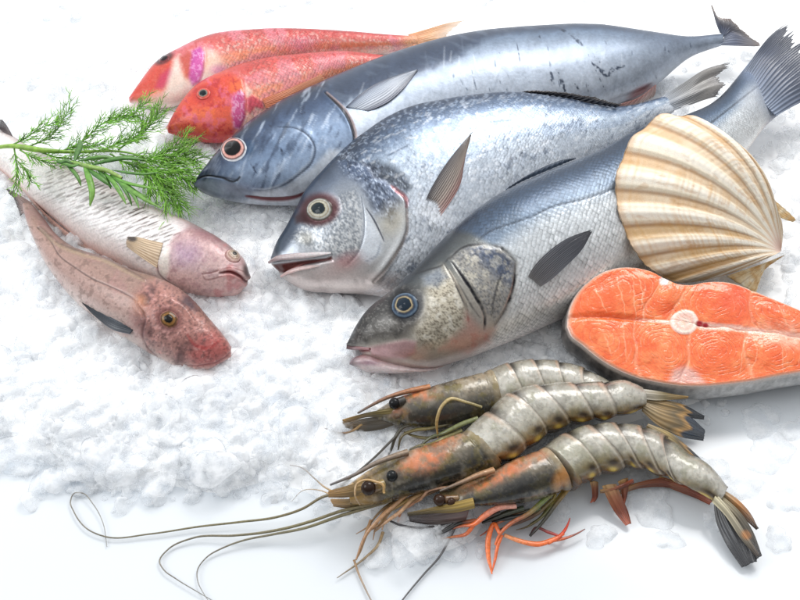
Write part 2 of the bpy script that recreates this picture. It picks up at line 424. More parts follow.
def ice_mat(name, clear=0.35, col=(0.965, 0.972, 0.98), trl=0.2):
    """milky wet ice: part of the light passes straight through, the rest scatters inside"""
    m, nt, N, K = newmat(name)
    out = nd(N, 'ShaderNodeOutputMaterial'); tc = nd(N, 'ShaderNodeTexCoord')
    nz = nd(N, 'ShaderNodeTexNoise'); setin(nz, Scale=420.0, Detail=5.0, Roughness=0.6); K.new(tc.outputs['Object'], nz.inputs['Vector'])
    nb = nd(N, 'ShaderNodeTexNoise'); setin(nb, Scale=120.0, Detail=3.0); K.new(tc.outputs['Object'], nb.inputs['Vector'])
    bp = nd(N, 'ShaderNodeBump'); setin(bp, Strength=0.2, Distance=0.001); K.new(nz.outputs[0], bp.inputs['Height'])
    d = nd(N, 'ShaderNodeBsdfDiffuse'); d.inputs[0].default_value = (*col, 1); K.new(bp.outputs[0], d.inputs['Normal'])
    t = nd(N, 'ShaderNodeBsdfTranslucent'); t.inputs[0].default_value = (*col, 1)
    m0 = nd(N, 'ShaderNodeMixShader'); m0.inputs[0].default_value = trl; K.new(d.outputs[0], m0.inputs[1]); K.new(t.outputs[0], m0.inputs[2])
    tp = nd(N, 'ShaderNodeBsdfTransparent'); tp.inputs[0].default_value = (.993, .996, 1, 1)
    mr = nd(N, 'ShaderNodeMapRange'); setin(mr, From_Min=0.35, From_Max=0.65, To_Min=max(0, clear-0.2), To_Max=min(1, clear*1.9)); K.new(nb.outputs[0], mr.inputs[0])
    m1 = nd(N, 'ShaderNodeMixShader'); K.new(mr.outputs[0], m1.inputs[0]); K.new(m0.outputs[0], m1.inputs[1]); K.new(tp.outputs[0], m1.inputs[2])
    g = nd(N, 'ShaderNodeBsdfGlossy'); setin(g, Roughness=.12); K.new(bp.outputs[0], g.inputs['Normal'])
    fr = nd(N, 'ShaderNodeFresnel'); setin(fr, IOR=1.18); K.new(bp.outputs[0], fr.inputs['Normal'])
    m2 = nd(N, 'ShaderNodeMixShader'); ge = nd(N, 'ShaderNodeNewGeometry'); iv = mth(N, K, 'SUBTRACT', 1.0, ge.outputs['Backfacing'])
    K.new(mth(N, K, 'MULTIPLY', fr.outputs[0], iv), m2.inputs[0]); K.new(m1.outputs[0], m2.inputs[1]); K.new(g.outputs[0], m2.inputs[2])
    K.new(m2.outputs[0], out.inputs['Surface'])
    return m
M_bonito = skin_mat('bonito_skin', rows=0, rough=0.38, bump=0.16, coat=0.18, nsc=500, mott=0.14)
M_bream = skin_mat('bream_skin', rows=60, edge=0.16, tilt=0.45, jit=0.6, bump=0.16, rough=0.3, cellv=0.3, mott=0.12, coat=.25)
M_bass = skin_mat('bass_skin', rows=38, edge=0.26, tilt=0.7, jit=0.3, bump=0.28, rough=0.3, cellv=0.3, coat=.25, mott=0.12)
M_mullet = skin_mat('mullet_skin', rows=22, edge=0.22, tilt=0.5, jit=0.35, bump=0.3, rough=0.3, cellv=0.3, sss=0.15, mott=0.12)
M_soft = skin_mat('smooth_fish_skin', rows=0, rough=0.32, bump=0.3, coat=0.3, sss=0.15, nsc=700, mott=0.16)
M_shell = plain_mat('scallop', rough=0.5, coat=0.05, sss=0.0, bump=0.6, nsc=2600, mott=0.12)
M_meat = plain_mat('salmon_flesh', rough=0.26, coat=0.5, sss=0.25, bump=0.3, nsc=900, mott=0.08)
M_shrimp = skin_mat('shrimp_shell', rough=0.22, bump=0.3, coat=0.8, sss=0.15, nsc=420, mott=0.1)
M_limb = plain_mat('shrimp_limb', rough=0.3, coat=0.5, mott=0.25, nsc=700)
M_eye = plain_mat('fish_eye', rough=0.08, coat=0.06, mott=0.05, spec=.22)
M_fin = fin_mat('fin_web')
M_flesh = plain_mat('wet_flesh', rough=0.25, coat=0.6, sss=0.15, bump=0.25, nsc=700, mott=0.15)
M_green = plain_mat('herb_green', rough=0.45, coat=0.1, sss=0.0, mott=0.3, nsc=400)
M_ice = ice_mat('ice_white', 0.5, trl=.3)
M_bed = ice_mat('ice_packed', 0.0, trl=.0, col=(.93, .94, .95))
M_icec = ice_mat('ice_clear', 0.7)
# ------------------------------------------------------------------ BONITO
def base_at(L, z=0.004):
    c = L['C'][len(L['C'])//2]; return (float(c[0]), float(c[1]), z)
def build_bonito():
    pairs = [(194,182,194.5,187),(199,174,203,192),(215,152,230,200),(240,127,266,204),(275,103,316,203),(320,82,366,188),
             (380,57,416,160),(450,36,478,140),(530,26,546,125),(600,25,610,108),(650,32,655,88),(690,36.5,693,57),(722,33.5,722,46)]
    th = [3,9,16,21,25,27,28,28,26,23,17,7,4]
    L = loft(pairs, 30, 28, th, 560, 220)
    X, Y, v, s = L['X'], L['Y'], L['v'], L['s']
    n1 = fbm(X, Y, 26, 1); n2 = fbm(X, Y, 7, 2); n3 = fbm(X*0.25+Y*0.1, Y*1.3-X*0.35, 6, 3); st = fbm(X*1.0-Y*.3, Y*.28+X*.1, 7, 4)
    vv = v + 0.10*(n1-0.5)
    c = ramp(vv, [(0,(48,62,84)),(0.10,(74,92,116)),(0.2,(128,146,168)),(0.34,(160,173,190)),(0.55,(188,197,210)),(0.8,(200,206,215)),(1,(180,184,192))])
    # dark dorsal field, ragged lower edge, fading behind the middle
    dk = sm(0.06, -0.03, v - (0.33 - 0.19*sm(430, 520, X) + 0.10*(n2-0.5)))*(1-0.45*sm(470, 640, X))
    c = mix(c, (70,84,108), dk*0.9); c = mix(c, (108,122,142), dk*sm(0.5, 0.75, n3)*0.6)
    tail = sm(590, 690, X); c = mix(c, (140,152,170), tail*0.5); c = mix(c, (104,114,132), tail*sm(.5,.2,v)*0.5)
    # head plates
    head = inp(X, Y, [(180,190),(196,160),(232,120),(275,90),(322,75),(336,98),(350,116),(356,140),(350,175),(330,230),(190,230)], 3)
    hc = ramp(v + 0.12*(n1-0.5), [(0,(30,42,60)),(0.13,(48,64,88)),(0.28,(84,104,134)),(0.45,(134,156,184)),(0.62,(150,168,192)),(0.8,(124,138,158)),(0.93,(180,188,198)),(1,(136,142,154))])
    c = c*(1-head[..., None]) + hc*head[..., None]
    plate = blob(X, Y, 276, 158, 42, 28, -32, .12)
    c = mix(c, (146,166,192), plate*0.55*sm(.3,.7,n1)); 
    c = mix(c, (206,218,234), head*sm(0.56,0.75,fbm(X*.9+Y*.45, (Y*.9-X*.45)*.22, 4, 6))*0.5); c = mix(c, (58,74,100), head*sm(0.45,0.26,fbm(X*.9+Y*.45, (Y*.9-X*.45)*.3, 5, 7))*0.6); c = mix(c, (40,52,74), head*sm(260,205,X)*sm(.75,.3,v)*.7)
    arc = [(278,127),(297,129),(310,138),(315,148),(312,162),(300,174),(284,185),(268,190),(254,190)]
    c = mix(c, (56,70,92), line(X, Y, arc, 0.9, 1.2)*0.85); c = mix(c, (196,206,218), line(X+1.6, Y+1.6, arc[3:], 0.8, 1.5)*0.5)
    low = inp(X, Y, [(254,192),(285,187),(312,168),(330,150),(350,150),(350,200),(300,215),(240,210)], 4)*head
    c = mix(c, (208,214,222), low*0.8)
    c = mix(c, (118,46,52), line(X, Y, [(246,196.5),(270,199.5),(295,197.5),(312,190)], 2.2, 2)*0.95)
    c = mix(c, (22,26,36), line(X, Y, [(193,182),(205,176.5),(220,177.5),(236,181),(240,177)], 0.9, 1.4, False)*0.95)
    c = mix(c, (150,158,168), inp(X, Y, [(193,184),(208,180),(235,184),(255,192),(240,199),(205,192)], 3)*0.5)
    c = mix(c, (60,74,98), blob(X, Y, 250, 145, 14, 11, -30, .6)*0.5); c = mix(c, (40,92,130), blob(X, Y, 249, 148, 5, 7, 0, .6)*0.45)
    slit = [(325,93),(334,101),(343,110),(350,122),(354,140),(352,150)]
    c = mix(c, (190,170,165), line(X-2.2, Y, slit, 1.4, 1.5)*0.8); c = mix(c, (40,38,48), line(X, Y, slit, 1.5, 1.5)*0.95)
    c = mix(c, (120,80,80), line(X, Y, [(300,88),(312,84),(322,86)], 1.5, 2)*0.3)
    # dark dashes and scratches
    rn = np.random.default_rng(3)
    marks = [[(560,29),(571,35),(582,45)],[(551,72),(553,84),(557,93)],[(557,70),(562,82),(566,94)],[(592,63),(600,70),(607,78)],[(607,79),(612,70),(624,66)],
             [(598,58),(603,70),(609,80)],[(586,82),(589,93)],[(575,84),(579,90)],[(538,34),(541,40)],[(527,80),(530,82)],[(588,54),(606,92)],[(472,70),(476,90)],[(460,64),(463,84)],
             [(265,123),(276,129)],[(281,122),(284,128)],[(281,149),(283,157)],[(251,163),(257,174)],[(262,181),(270,179)],[(266,176),(269,181)],[(300,115),(308,110)],[(517,43),(520,62)]]
    for k in range(46):
        x = rn.uniform(370, 690); y = rn.uniform(32, 105); l = rn.uniform(2, 9); a = rn.normal(1.15, 0.35)
        marks.append([(x, y), (x+l*math.cos(a)*.5, y+l*math.sin(a))])
    for k, mk in enumerate(marks):
        w = 1.9 if k in (1,2,3,4,0) else (1.2 if k < 21 else rn.uniform(0.4, 0.9))
        if k in (10,11,12,20): w = 0.5
        m = line(X, Y, mk, w*(0.2+1.4*n2), 0.9)*sm(.42,.58,fbm(X, Y, 2.6, 8, 2)*.6+n2*.4)
        c = mix(c, (62,76,98), m*(0.9 if k < 21 else 0.6))
    for k in range(60):
        x = rn.uniform(340, 660); y = rn.uniform(35, 115); a = rn.normal(1.7, 0.25); l = rn.uniform(8, 26)
        m = line(X, Y, [(x, y), (x+l*math.cos(a), y+l*math.sin(a))], 0.8, 1.4)
        c = mix(c, (226,232,240) if k % 2 else (138,152,172), m*0.22)
    c = mix(c, (176,96,92), blob(X, Y, 641, 92, 12, 4.5, -28, .7)*0.75)
    c = mix(c, (56,70,94), sm(.09,.0,v)*.8); c = c*(0.86+0.28*n2[..., None]); c = c*(.9+.2*st[..., None])
    d = -1.1*line(X, Y, slit, 1.6, 3) + 0.8*head*sm(6, 0, pd(X, Y, slit)[0]) - 0.5*line(X, Y, arc, 1.0, 2.5) + 0.5*plate \
        - 1.0*line(X, Y, [(193,182),(205,176.5),(220,177.5),(236,181)], 0.9, 2.2, False) - 1.4*blob(X, Y, 233.5, 149.5, 14, 12, 0, .3) \
        - 0.8*line(X, Y, [(246,196.5),(270,199.5),(295,197.5),(312,190)], 2.2, 2) + 0.5*(n1-.5)
    met = 0.2 + 0.2*sm(0.2, 0.45, v)*(1-head*0.6)
    t = thing('bonito', base_at(L), 'large blue-grey smooth-skinned fish lying behind the scaly silver fish, with scratched silver flank', 'fish', 'fish laid on the ice')
    loft_mesh('body', L, M_bonito, t, c, np.stack([met, 0*met, 1+0*met], -1), d)
    sf = Surf(L)
    eye('eye', sf, 233.5, 149.5, 14.2, 12.6, -25, [(0,(6,6,9)),(0.56,(10,10,14)),(0.6,(50,34,36)),(0.63,(186,130,120)),(0.74,(206,160,150)),(0.8,(120,84,84)),(0.85,(70,60,66)),(0.9,(200,200,204)),(1,(150,160,172))], t, M_eye, 0.42)
    # pectoral fin folded into its groove
    A = [(346,107),(356,98),(372,86),(392,77),(418,69.5)]; B = [(352,108),(362,102),(380,92),(398,80),(418,69.5)]; C_ = [(368,111),(376,108),(388,102),(402,90),(417,71)]
    fin('pectoral_fin', [sf(A, [.5,1.5,2,2,1]), sf(B, [.5,1.8,2.5,2.2,1]), sf(C_, [.3,1,1.4,1.4,.8])], M_fin, t,
        lambda u, w, x, y, r: mix(ramp(u, [(0,(60,66,84)),(0.12,(104,114,134)),(0.3,(176,186,202)),(0.75,(206,212,222)),(.9,(150,154,166)),(1,(110,112,128))]), (120,128,146), (1-r)*0.3), nr=12, amp=.3, jag=.02)
    # forked tail standing up from the stalk
    h0 = 30
    def tip(p, h): return P(np.array(p, float), h)
    up = [[tip((720,33),30), tip((716,22),34), tip((713,10),38), tip((710,1),42)], [tip((722,34),30), tip((721,26),34), tip((719,20),37), tip((717,15),38)],
          [tip((723,36),30), tip((729,28),33), tip((731,24),35), tip((730,17),38)], [tip((724,37),30), tip((735,31),31), tip((742,31),32), tip((746,33),31)],
          [tip((723,40),30), tip((736,37),30), tip((750,41),28), tip((763,45),26)], [tip((721,45),30), tip((733,45.5),29), tip((748,46),27), tip((762,46.5),25)]]
    fin('tail_fin', up, M_fin, t, lambda u, w, x, y, r: mix(ramp(w, [(0,(110,120,140)),(0.35,(92,100,122)),(0.8,(128,122,124)),(1,(150,128,116))]), (60,64,80), (1-r)*0.5), nr=15, amp=.5, jag=.14, seed=4)
    fin('anal_fin', [[sf.one((622,104)), P(np.array((614,107.)), 24), P(np.array((606,110.)), 22)], [sf.one((640,97)), P(np.array((634,104.)), 22), P(np.array((626,108.)), 20)], [sf.one((656,85)), P(np.array((655,93.)), 20), P(np.array((652,99.)), 16)]],
        M_fin, t, lambda u, w, x, y, r: mix(ramp(w, [(0,(176,120,112)),(1,(170,150,140))]), (110,80,78), (1-r)*.4), nr=8, amp=.3)
    return sf
SF_bonito = build_bonito()

# ------------------------------------------------------------------ SEA BREAM
def build_bream():
    pairs = [(270.5,258,272,266),(274,249,282,277),(286,227,299,288),(303,194,328,293),(325,167,360,294),(355,138.5,398,298),(400,110,440,290),
             (450,98,485,262),(505,92,530,230),(560,98,578,195),(610,107,622,156),(642,103,650,128),(668,95,674,112)]
    th = [3,8,13,18,22,24,25,24,21,17,11,6,2]
    hD = [24,26,32,40,48,54,58,59,58,52,44,38,35]; hV = [24,22,20,18,18,18,18,19,21,25,30,33,33]
    L = loft(pairs, hD, hV, th, 560, 260)
    X, Y, v, s = L['X'], L['Y'], L['v'], L['s']
    n1 = fbm(X, Y, 24, 11); n2 = fbm(X, Y, 6, 12); n3 = fbm(X, Y, 2.4, 13, 3); st = fbm(X*.9+Y*.5, Y*.35-X*.2, 5, 14)
    vv = v + 0.08*(n1-.5)
    c = ramp(vv, [(0,(40,56,80)),(0.1,(70,90,118)),(0.22,(126,146,172)),(0.32,(176,190,206)),(0.5,(198,206,216)),(0.75,(212,216,222)),(1,(206,206,208))])
    c = mix(c, (168,184,206), 0.45*sm(.45,.65,np.sin(v*46+n1*5)*.5+.5)*sm(.1,.25,v)*sm(.6,.35,v)*sm(400,460,X))
    back = sm(430, 330, X)*sm(0.36, 0.1, v); c = mix(c, (36,50,72), back*0.8)
    # head
    head = inp(X, Y, [(262,262),(300,185),(335,160),(372,164),(390,184),(404,200),(408,222),(404,242),(396,258),(378,285),(340,305),(262,300)], 2.5)
    hc = ramp(v+0.1*(n1-.5), [(0,(36,50,70)),(0.12,(62,78,100)),(0.24,(126,138,156)),(0.4,(176,182,190)),(0.6,(196,199,202)),(0.8,(208,205,202)),(1,(210,200,196))])
    c = c*(1-head[..., None]) + hc*head[..., None]
    up = inp(X, Y, [(335,150),(375,160),(396,185),(400,200),(392,222),(374,212),(362,185),(345,172)], 7); c = mix(c, (92,112,144), up*head*0.7)
    nf = fbm(X, Y, 1.5, 19, 2); c = mix(c, (206,218,236), sm(.56,.7,nf)*up*0.7); c = mix(c, (36,48,70), sm(.5,.34,n3)*up*0.6)
    cheek = inp(X, Y, [(325,200),(355,190),(364,220),(360,250),(345,268),(335,255),(300,245),(288,240),(300,226)], 5)
    c = mix(c, (124,130,138), cheek*sm(.52,.36,nf)*0.65); c = mix(c, (228,228,226), cheek*sm(.5,.66,nf)*0.5); c = mix(c, (150,156,164), cheek*sm(.5,.36,n2)*.4)
    c = mix(c, (70,84,104), inp(X, Y, [(268,258),(284,228),(300,200),(296,235),(285,252)], 4)*0.75)
    c = mix(c, (206,190,150), blob(X, Y, 392, 220, 12, 16, 20, .8)*0.35); c = mix(c, (196,186,160), blob(X, Y, 306, 238, 8, 6, 0, .8)*0.3)
    pre = [(361,196),(364,215),(363,238),(357,254),(346,266)]; pre2 = [(366,208),(374,220),(380,232),(384,241)]; arc = [(364,262),(376,256),(381,242)]
    c = mix(c, (228,234,242), inp(X, Y, [(364,208),(381,236),(382,252),(370,264),(360,258)], 3)*0.7)
    c = mix(c, (94,104,122), line(X, Y, pre, 0.8, 1.3)*0.6); c = mix(c, (64,70,88), line(X, Y, pre2, 0.9, 1.2)*0.85); c = mix(c, (150,160,174), line(X, Y, arc, 0.8, 1.5)*.7)
    # nape blotch, pink gill edge
    bl = inp(X, Y, [(366,164),(378,161),(394,168),(406,178),(411,188),(406,194),(396,188),(384,182),(374,178)], 3.5)
    c = mix(c, (42,50,66), bl*0.8*sm(.25,.5,n3+.1)); c = mix(c, (150,160,176), bl*sm(.6,.7,n3)*.7)
    gill = [(392,186),(399,192),(405,197),(407,204),(407,216),(407,230),(402,244),(394,257),(384,271),(374,281)]
    gd, gu = pd(X, Y, gill)
    c = mix(c, (168,150,140), line(X, Y, gill, 1.6, 2)*0.55); c = mix(c, (120,112,112), line(X-1, Y, gill[3:], 0.7, 1)*0.6)
    c = mix(c, (166,92,96), line(X, Y, gill[:4]+[(406,207)], 2.4*(.5+n2), 2)*0.65)
    c = mix(c, (214,150,150), blob(X, Y, 345, 262, 14, 7, -25, .9)*0.5); c = mix(c, (216,168,164), blob(X, Y, 340, 270, 24, 8, -15, .9)*0.35)
    thr = inp(X, Y, [(280,272),(330,262),(350,270),(400,275),(395,300),(300,300)], 6); c = mix(c, (226,212,208), thr*0.6)
    # eye socket rim
    c = mix(c, (96,52,54), blob(X, Y, 319, 209, 21, 16.5, -14, .22)*0.9); c = mix(c, (70,36,40), inp(X, Y, [(303,210),(294,216),(296,224),(310,222)], 3)*0.85)
    # mouth gape
    c = mix(c, (112,62,58), inp(X, Y, [(272,265),(284,263),(300,261),(326,258),(331,256),(332,260),(305,265),(284,274),(277,273)], 1.2))
    c = mix(c, (90,110,140), line(X, Y, [(490,122),(502,120.5),(514,120)], 0.8, 1)*.7); c = mix(c, (60,76,100), line(X, Y, [(388,156),(398,150),(410,145)], 0.9, 1)*.7)
    fl = fbm(X*.87+Y*.5, (Y*.87-X*.5)*.35, 2.6, 15, 3); fl2 = fbm(X*.5+Y*.87, (Y*.5-X*.87)*.3, 2.2, 16, 3)
    c = mix(c, (110,122,142), sm(.56,.72,fl)*(1-head)*(.25+.45*sm(.5,.7,n1))); c = mix(c, (240,243,248), sm(.6,.74,fl2)*(1-head)*.4*sm(.06,.2,v)); c = mix(c, (90,104,126), sm(.62,.75,n3)*sm(.45,.65,n2)*(1-head)*.5)
    c = mix(c, (196,210,228), .6*sm(.56,.7,fbm(X*.4+Y*.9, (Y*.4-X*.9)*.5, 1.6, 18, 2))*(1-head)*sm(.02,.06,v)*sm(.4,.12,v)*.6); c = c*(0.93+.14*n2[..., None])
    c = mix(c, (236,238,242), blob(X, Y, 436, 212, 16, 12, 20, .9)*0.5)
    d = 1.1*head*sm(9, 0, gd)*sm(.1,.3,gu) - 0.9*line(X, Y, gill, 1.4, 3) - 0.45*line(X, Y, pre, 0.9, 2.5) - 0.4*line(X, Y, pre2, 1, 2) \
        - 1.6*inp(X, Y, [(272,265),(284,263),(300,261),(326,258),(331,256),(332,260),(305,265),(284,274),(277,273)], 2.5) \
        - 1.0*blob(X, Y, 319, 209, 20, 16, -14, .3) - 0.6*bl + 0.6*(n1-.5) + 0.25*cheek*(n3-.5)
    scl = ((1-head)*sm(0.0,0.05,v) + 0.35*head*up)*(.45+.9*sm(.3,.7,n1))*(.6+.8*n2)
    met = 0.28 + 0.3*sm(0.1, 0.4, v)
    t = thing('sea_bream', base_at(L), 'deep-bodied silver scaly fish between two longer fish, with dark blotch behind its gill cover', 'fish', 'fish laid on the ice')
    loft_mesh('body', L, M_bream, t, c, np.stack([met, np.clip(scl, 0, 1), 1+0*met], -1), d)
    sf = Surf(L)
    eye('eye', sf, 319.5, 209.5, 14.6, 12.4, -14, [(0,(26,38,44)),(0.42,(34,46,52)),(0.47,(24,28,32)),(0.52,(176,170,146)),(0.6,(176,176,166)),(0.7,(140,128,104)),(0.78,(170,172,168)),(0.87,(96,88,80)),(1,(62,38,38))], t, M_eye, 0.45, irr=0.05)
    # lips and lower jaw
    up = sf([(270,262),(278,258),(290,256.5),(305,255.5),(320,254),(331,253)], [1.2,1.6,1.8,1.8,1.4,.6])
    tube('upper_lip', up, [1.5,2.3,2.5,2.3,1.9,.7], M_flesh, t, (150,128,130), (206,200,200), n=40, k=12, flat=.6)
    lj = sf([(282,276),(290,271.5),(300,268.5),(312,266.5),(322,265)], [.5,.7,.5,.2,-.8])
    tube('lower_lip', lj, [1.3,1.8,1.8,1.5,.6], M_flesh, t, (214,180,176), (222,202,198), n=36, k=12, flat=.6)
    # pectoral fin: narrow blade raised off the flank
    r0 = [(424,203),(433,185),(446,164),(460,146),(473,131)]; r1 = [(428,204),(438,188),(452,166),(463,148),(472,133)]; r2 = [(434,208),(446,192),(457,172),(464,154),(471,136)]; r3 = [(437,221),(449,204),(460,184),(463,168),(465,155)]
    lf = [-.8,3.5,7,9,9]
    fin('pectoral_fin', [sf(r0, lf), sf(r1, lf), sf(r2, [-.8,2.6,5,7,8]), sf(r3, [-.8,.8,2,3,3.5])], M_fin, t,
        lambda u, w, x, y, r: mix(mix(ramp(u, [(0,(84,82,88)),(0.3,(150,142,138)),(0.7,(200,184,172)),(1,(190,140,134))]), (196,160,154), sm(.5,0,w)*sm(.5,1,u)*.6), (84,80,84), (1-r)*0.4), nr=13, amp=.35, jag=.06,
        alpha=lambda u, w, r: sm(0, .12, w)*(1-0.35*(1-r)*sm(.3,1,u)))
    # dorsal fin folded back along the spine
    b = [(522,92.5),(545,94.5),(570,98.5),(592,103.5),(616,107)]; tp = [(528,91),(558,91),(584,94.5),(606,99),(622,104)]
    rays = [[P(np.array(a, float), 57-8*k/4) , P((np.array(a)+np.array(e))/2, 59-8*k/4), P(np.array(e, float), 60-8*k/4)] for k, (a, e) in enumerate(zip(b, tp))]
    fin('dorsal_fin', rays, M_fin, t, lambda u, w, x, y, r: mix(ramp(w, [(0,(58,62,74)),(.6,(74,74,80)),(1,(120,110,104))]), (26,28,36), (1-r)*.7), nr=16, amp=.6, jag=.25, nu=120)
    # forked tail
    def T(p, h): return P(np.array(p, float), h)
    rays = [[T((661,97),36), T((682,84),40), T((706,69),44), T((733,61.5),46)], [T((664,100),36), T((684,88),39), T((708,73),43), T((732,66),45)], [T((667,102),36), T((684,93),38), T((704,81),40), T((721,74),42)],
            [T((669,104),36), T((686,97),38), T((708,87),40), T((727,80.5),42)], [T((671,107),35), T((688,101),36), T((706,93),38), T((725,88),40)], [T((672,111),34), T((688,106),34), T((704,100),35), T((718,96),36)]]
    fin('tail_fin', rays, M_fin, t, lambda u, w, x, y, r: mix(ramp(w, [(0,(178,186,198)),(0.3,(160,162,164)),(0.75,(150,146,140)),(1,(104,98,96))]), (92,90,92), (1-r)*0.55), nr=17, amp=.4, jag=.12, seed=8)
    return sf
SF_bream = build_bream()

# ------------------------------------------------------------------ SEA BASS
def build_bass():
    pairs = [(346.5,344,348,349),(352,333,360,354),(368,309.5,392,366),(388,293,424,369),(412,271.5,455,362),(447,235,494,348),(490,199,535,331),
             (540,174,580,310),(595,151.5,628,277),(640,128,672,232),(685,115,708,194),(718,98,746,152),(738,76,766,126),(751,60,784,110)]
    th = [3,8,15,20,24,28,30,30,27,23,18,13,8,2]
    hD = [20,24,32,40,48,55,58,58,55,52,48,44,42,42]; hV = [20,18,17,17,17,17,18,20,22,24,26,28,30,32]
    L = loft(pairs, hD, hV, th, 640, 240)
    X, Y, v, s = L['X'], L['Y'], L['v'], L['s']
    n1 = fbm(X, Y, 24, 21); n2 = fbm(X, Y, 6, 22); n3 = fbm(X, Y, 2.0, 23, 2); st = fbm(X*.9+Y*.5, Y*.35-X*.2, 5, 24)
    vv = v + 0.06*(n1-.5)
    c = ramp(vv, [(0,(46,60,80)),(0.1,(64,82,104)),(0.22,(90,110,134)),(0.32,(136,152,170)),(0.41,(212,217,221)),(0.6,(236,238,239)),(0.8,(246,245,243)),(1,(244,234,230))])
    lat = [(478,239),(492,230),(510,224),(530,217),(555,206),(580,200),(605,192),(640,176),(690,140),(725,112),(760,85)]
    ld, lu = pd(X, Y, lat)
    c = mix(c, (64,74,88), line(X, Y, lat, 0.9, 1.2, False)*0.7)
    tl = sm(715, 775, X+0.3*(60-Y)); c = mix(c, (112,128,154), tl*sm(.9,.5,v)*.6); c = mix(c, (220,208,204), sm(.75,.98,v)*sm(690,720,X)*.7)
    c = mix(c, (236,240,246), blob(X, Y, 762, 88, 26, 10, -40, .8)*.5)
    K_ = loc(340, 230, 4)
    head = inp(X, Y, K_([(-10,440),(60,380),(120,300),(270,180),(350,90),(450,0),(520,10),(600,55),(660,75),(710,130),(700,230),(670,330),(625,395),(560,470),(400,600),(-10,600)]), 4.5)
    hc = ramp(v+.06*(n1-.5), [(0,(44,52,62)),(0.14,(70,76,82)),(0.27,(126,130,130)),(0.5,(176,172,164)),(0.75,(206,196,188)),(1,(222,206,202))])
    c = c*(1-head[..., None]) + hc*head[..., None]
    nf0 = fbm(X, Y, 1.6, 28, 2)
    snout = inp(X, Y, K_([(10,470),(60,380),(130,300),(230,220),(330,230),(350,300),(320,380),(250,430),(140,440),(60,470)]), 6)
    c = mix(c, (92,88,86), snout*.75); c = mix(c, (60,60,62), snout*sm(.3,.05,v)*.7); c = mix(c, (150,146,144), snout*sm(.56,.72,n1)*.6); c = mix(c, (62,60,62), snout*sm(.48,.3,n2)*.45); c = mix(c, (172,170,166), snout*sm(.55,.7,nf0)*.35)
    cheek = inp(X, Y, K_([(345,200),(410,150),(450,200),(500,300),(505,380),(440,440),(370,470),(310,450),(300,400),(345,350),(355,280)]), 8)
    c = mix(c, (222,214,196), cheek*.9); nf = fbm(X, Y, 1.2, 27, 2); c = mix(c, (122,112,98), cheek*sm(.5,.34,nf)*.7); c = mix(c, (242,238,228), cheek*sm(.55,.7,n2)*.6); c = mix(c, (120,112,100), cheek*sm(.46,.3,n2)*.45*sm(300,345,Y))
    c = mix(c, (120,140,166), inp(X, Y, K_([(330,190),(400,150),(430,190),(390,230),(340,220)]), 5)*.6)
    oper = inp(X, Y, K_([(440,110),(500,70),(560,60),(640,80),(700,130),(690,230),(660,300),(620,370),(585,330),(540,250),(480,170)]), 4.5)
    c = mix(c, (186,182,176), oper*.65); c = mix(c, (72,92,126), oper*inp(X, Y, K_([(500,60),(640,70),(705,130),(690,230),(640,200),(560,130)]), 8)*sm(.35,.6,n2+.12)*.85)
    c = mix(c, (222,216,200), oper*sm(.52,.66,n2)*.5); c = mix(c, (80,84,92), oper*sm(.48,.34,nf)*.5); c = mix(c, (150,156,166), oper*sm(.54,.64,n3)*.3)
    for pl, w, q in ((K_([(420,140),(450,190),(480,250),(505,310),(515,370)]), 1.5, .8), (K_([(450,130),(500,200),(545,270),(580,340),(580,400)]), 1.6, .85), (K_([(470,210),(500,260),(530,310),(560,350)]), 1.0, .5),
                     (K_([(650,160),(625,230),(610,300),(605,345)]), 1.0, .6), (K_([(700,130),(698,200),(685,260),(655,335),(622,380)]), 1.5, .8), (K_([(440,115),(490,72),(560,56),(650,75),(705,125)]), 1.4, .7),
                     (K_([(700,100),(735,125),(715,170),(700,200)]), 1.0, .4), (K_([(290,180),(350,160),(410,140),(440,105)]), 1.0, .55), (K_([(20,465),(60,470),(120,475)]), 1.0, .6)):
        c = mix(c, (54,54,60), line(X, Y, pl, w*(.5+.9*n2), 1.8)*q*(.45+.8*sm(.3,.6,n1*.5+n2*.5)))
    c = mix(c, (200,190,176), line(X, Y, K_([(436,160),(470,220),(500,290),(512,350)]), 1.2, 1.5)*.6)
    pink = inp(X, Y, K_([(505,330),(570,400),(620,395),(600,450),(520,490),(400,480),(440,440),(500,390)]), 6)
    c = mix(c, (222,164,152), pink*.5); c = mix(c, (200,130,120), pink*sm(.55,.7,n2)*.35)
    c = mix(c, (204,168,170), inp(X, Y, K_([(110,470),(180,455),(260,440),(305,445),(300,490),(260,515),(180,510),(130,500)]), 3)*.9)
    c = mix(c, (150,86,88), inp(X, Y, K_([(22,470),(60,470),(122,475),(118,490),(60,500),(30,490)]), 1.2))
    c = mix(c, (30,34,42), blob(X, Y, 405.5, 305, 17.5, 16.5, 0, .2)*.75)
    c = c*(0.92+.16*n2[..., None])
    gl = K_([(650,75),(705,128),(698,200),(685,260),(655,335),(622,385)]); gd, gu = pd(X, Y, gl)
    d = 1.0*oper*sm(8, 0, gd) - 0.9*line(X, Y, gl, 1.5, 3) - 0.8*line(X, Y, K_([(450,130),(500,200),(545,270),(580,340),(580,400)]), 1.8, 3) - .5*line(X, Y, K_([(420,140),(450,190),(480,250),(505,310),(515,370)]), 1.4, 2.5) \
        + .5*cheek + .5*oper - .9*blob(X, Y, 405.5, 305, 17, 16, 0, .3) + .5*inp(X, Y, K_([(110,470),(180,455),(260,440),(305,445),(300,490),(260,515),(180,510),(130,500)]), 3) \
        - 1.5*inp(X, Y, K_([(15,470),(60,470),(122,475),(118,490),(60,502),(20,495)]), 2) + .5*(n1-.5) + .3*oper*(n3-.5) - .25*line(X, Y, lat, .9, 2, False)
    c = mix(c, (142,156,180), sm(.93,.995,s)*.9)
    scl = (1-head)*sm(0.0,0.05,v)*(.5+.7*sm(.3,.7,n1))*(.65+.6*n2)
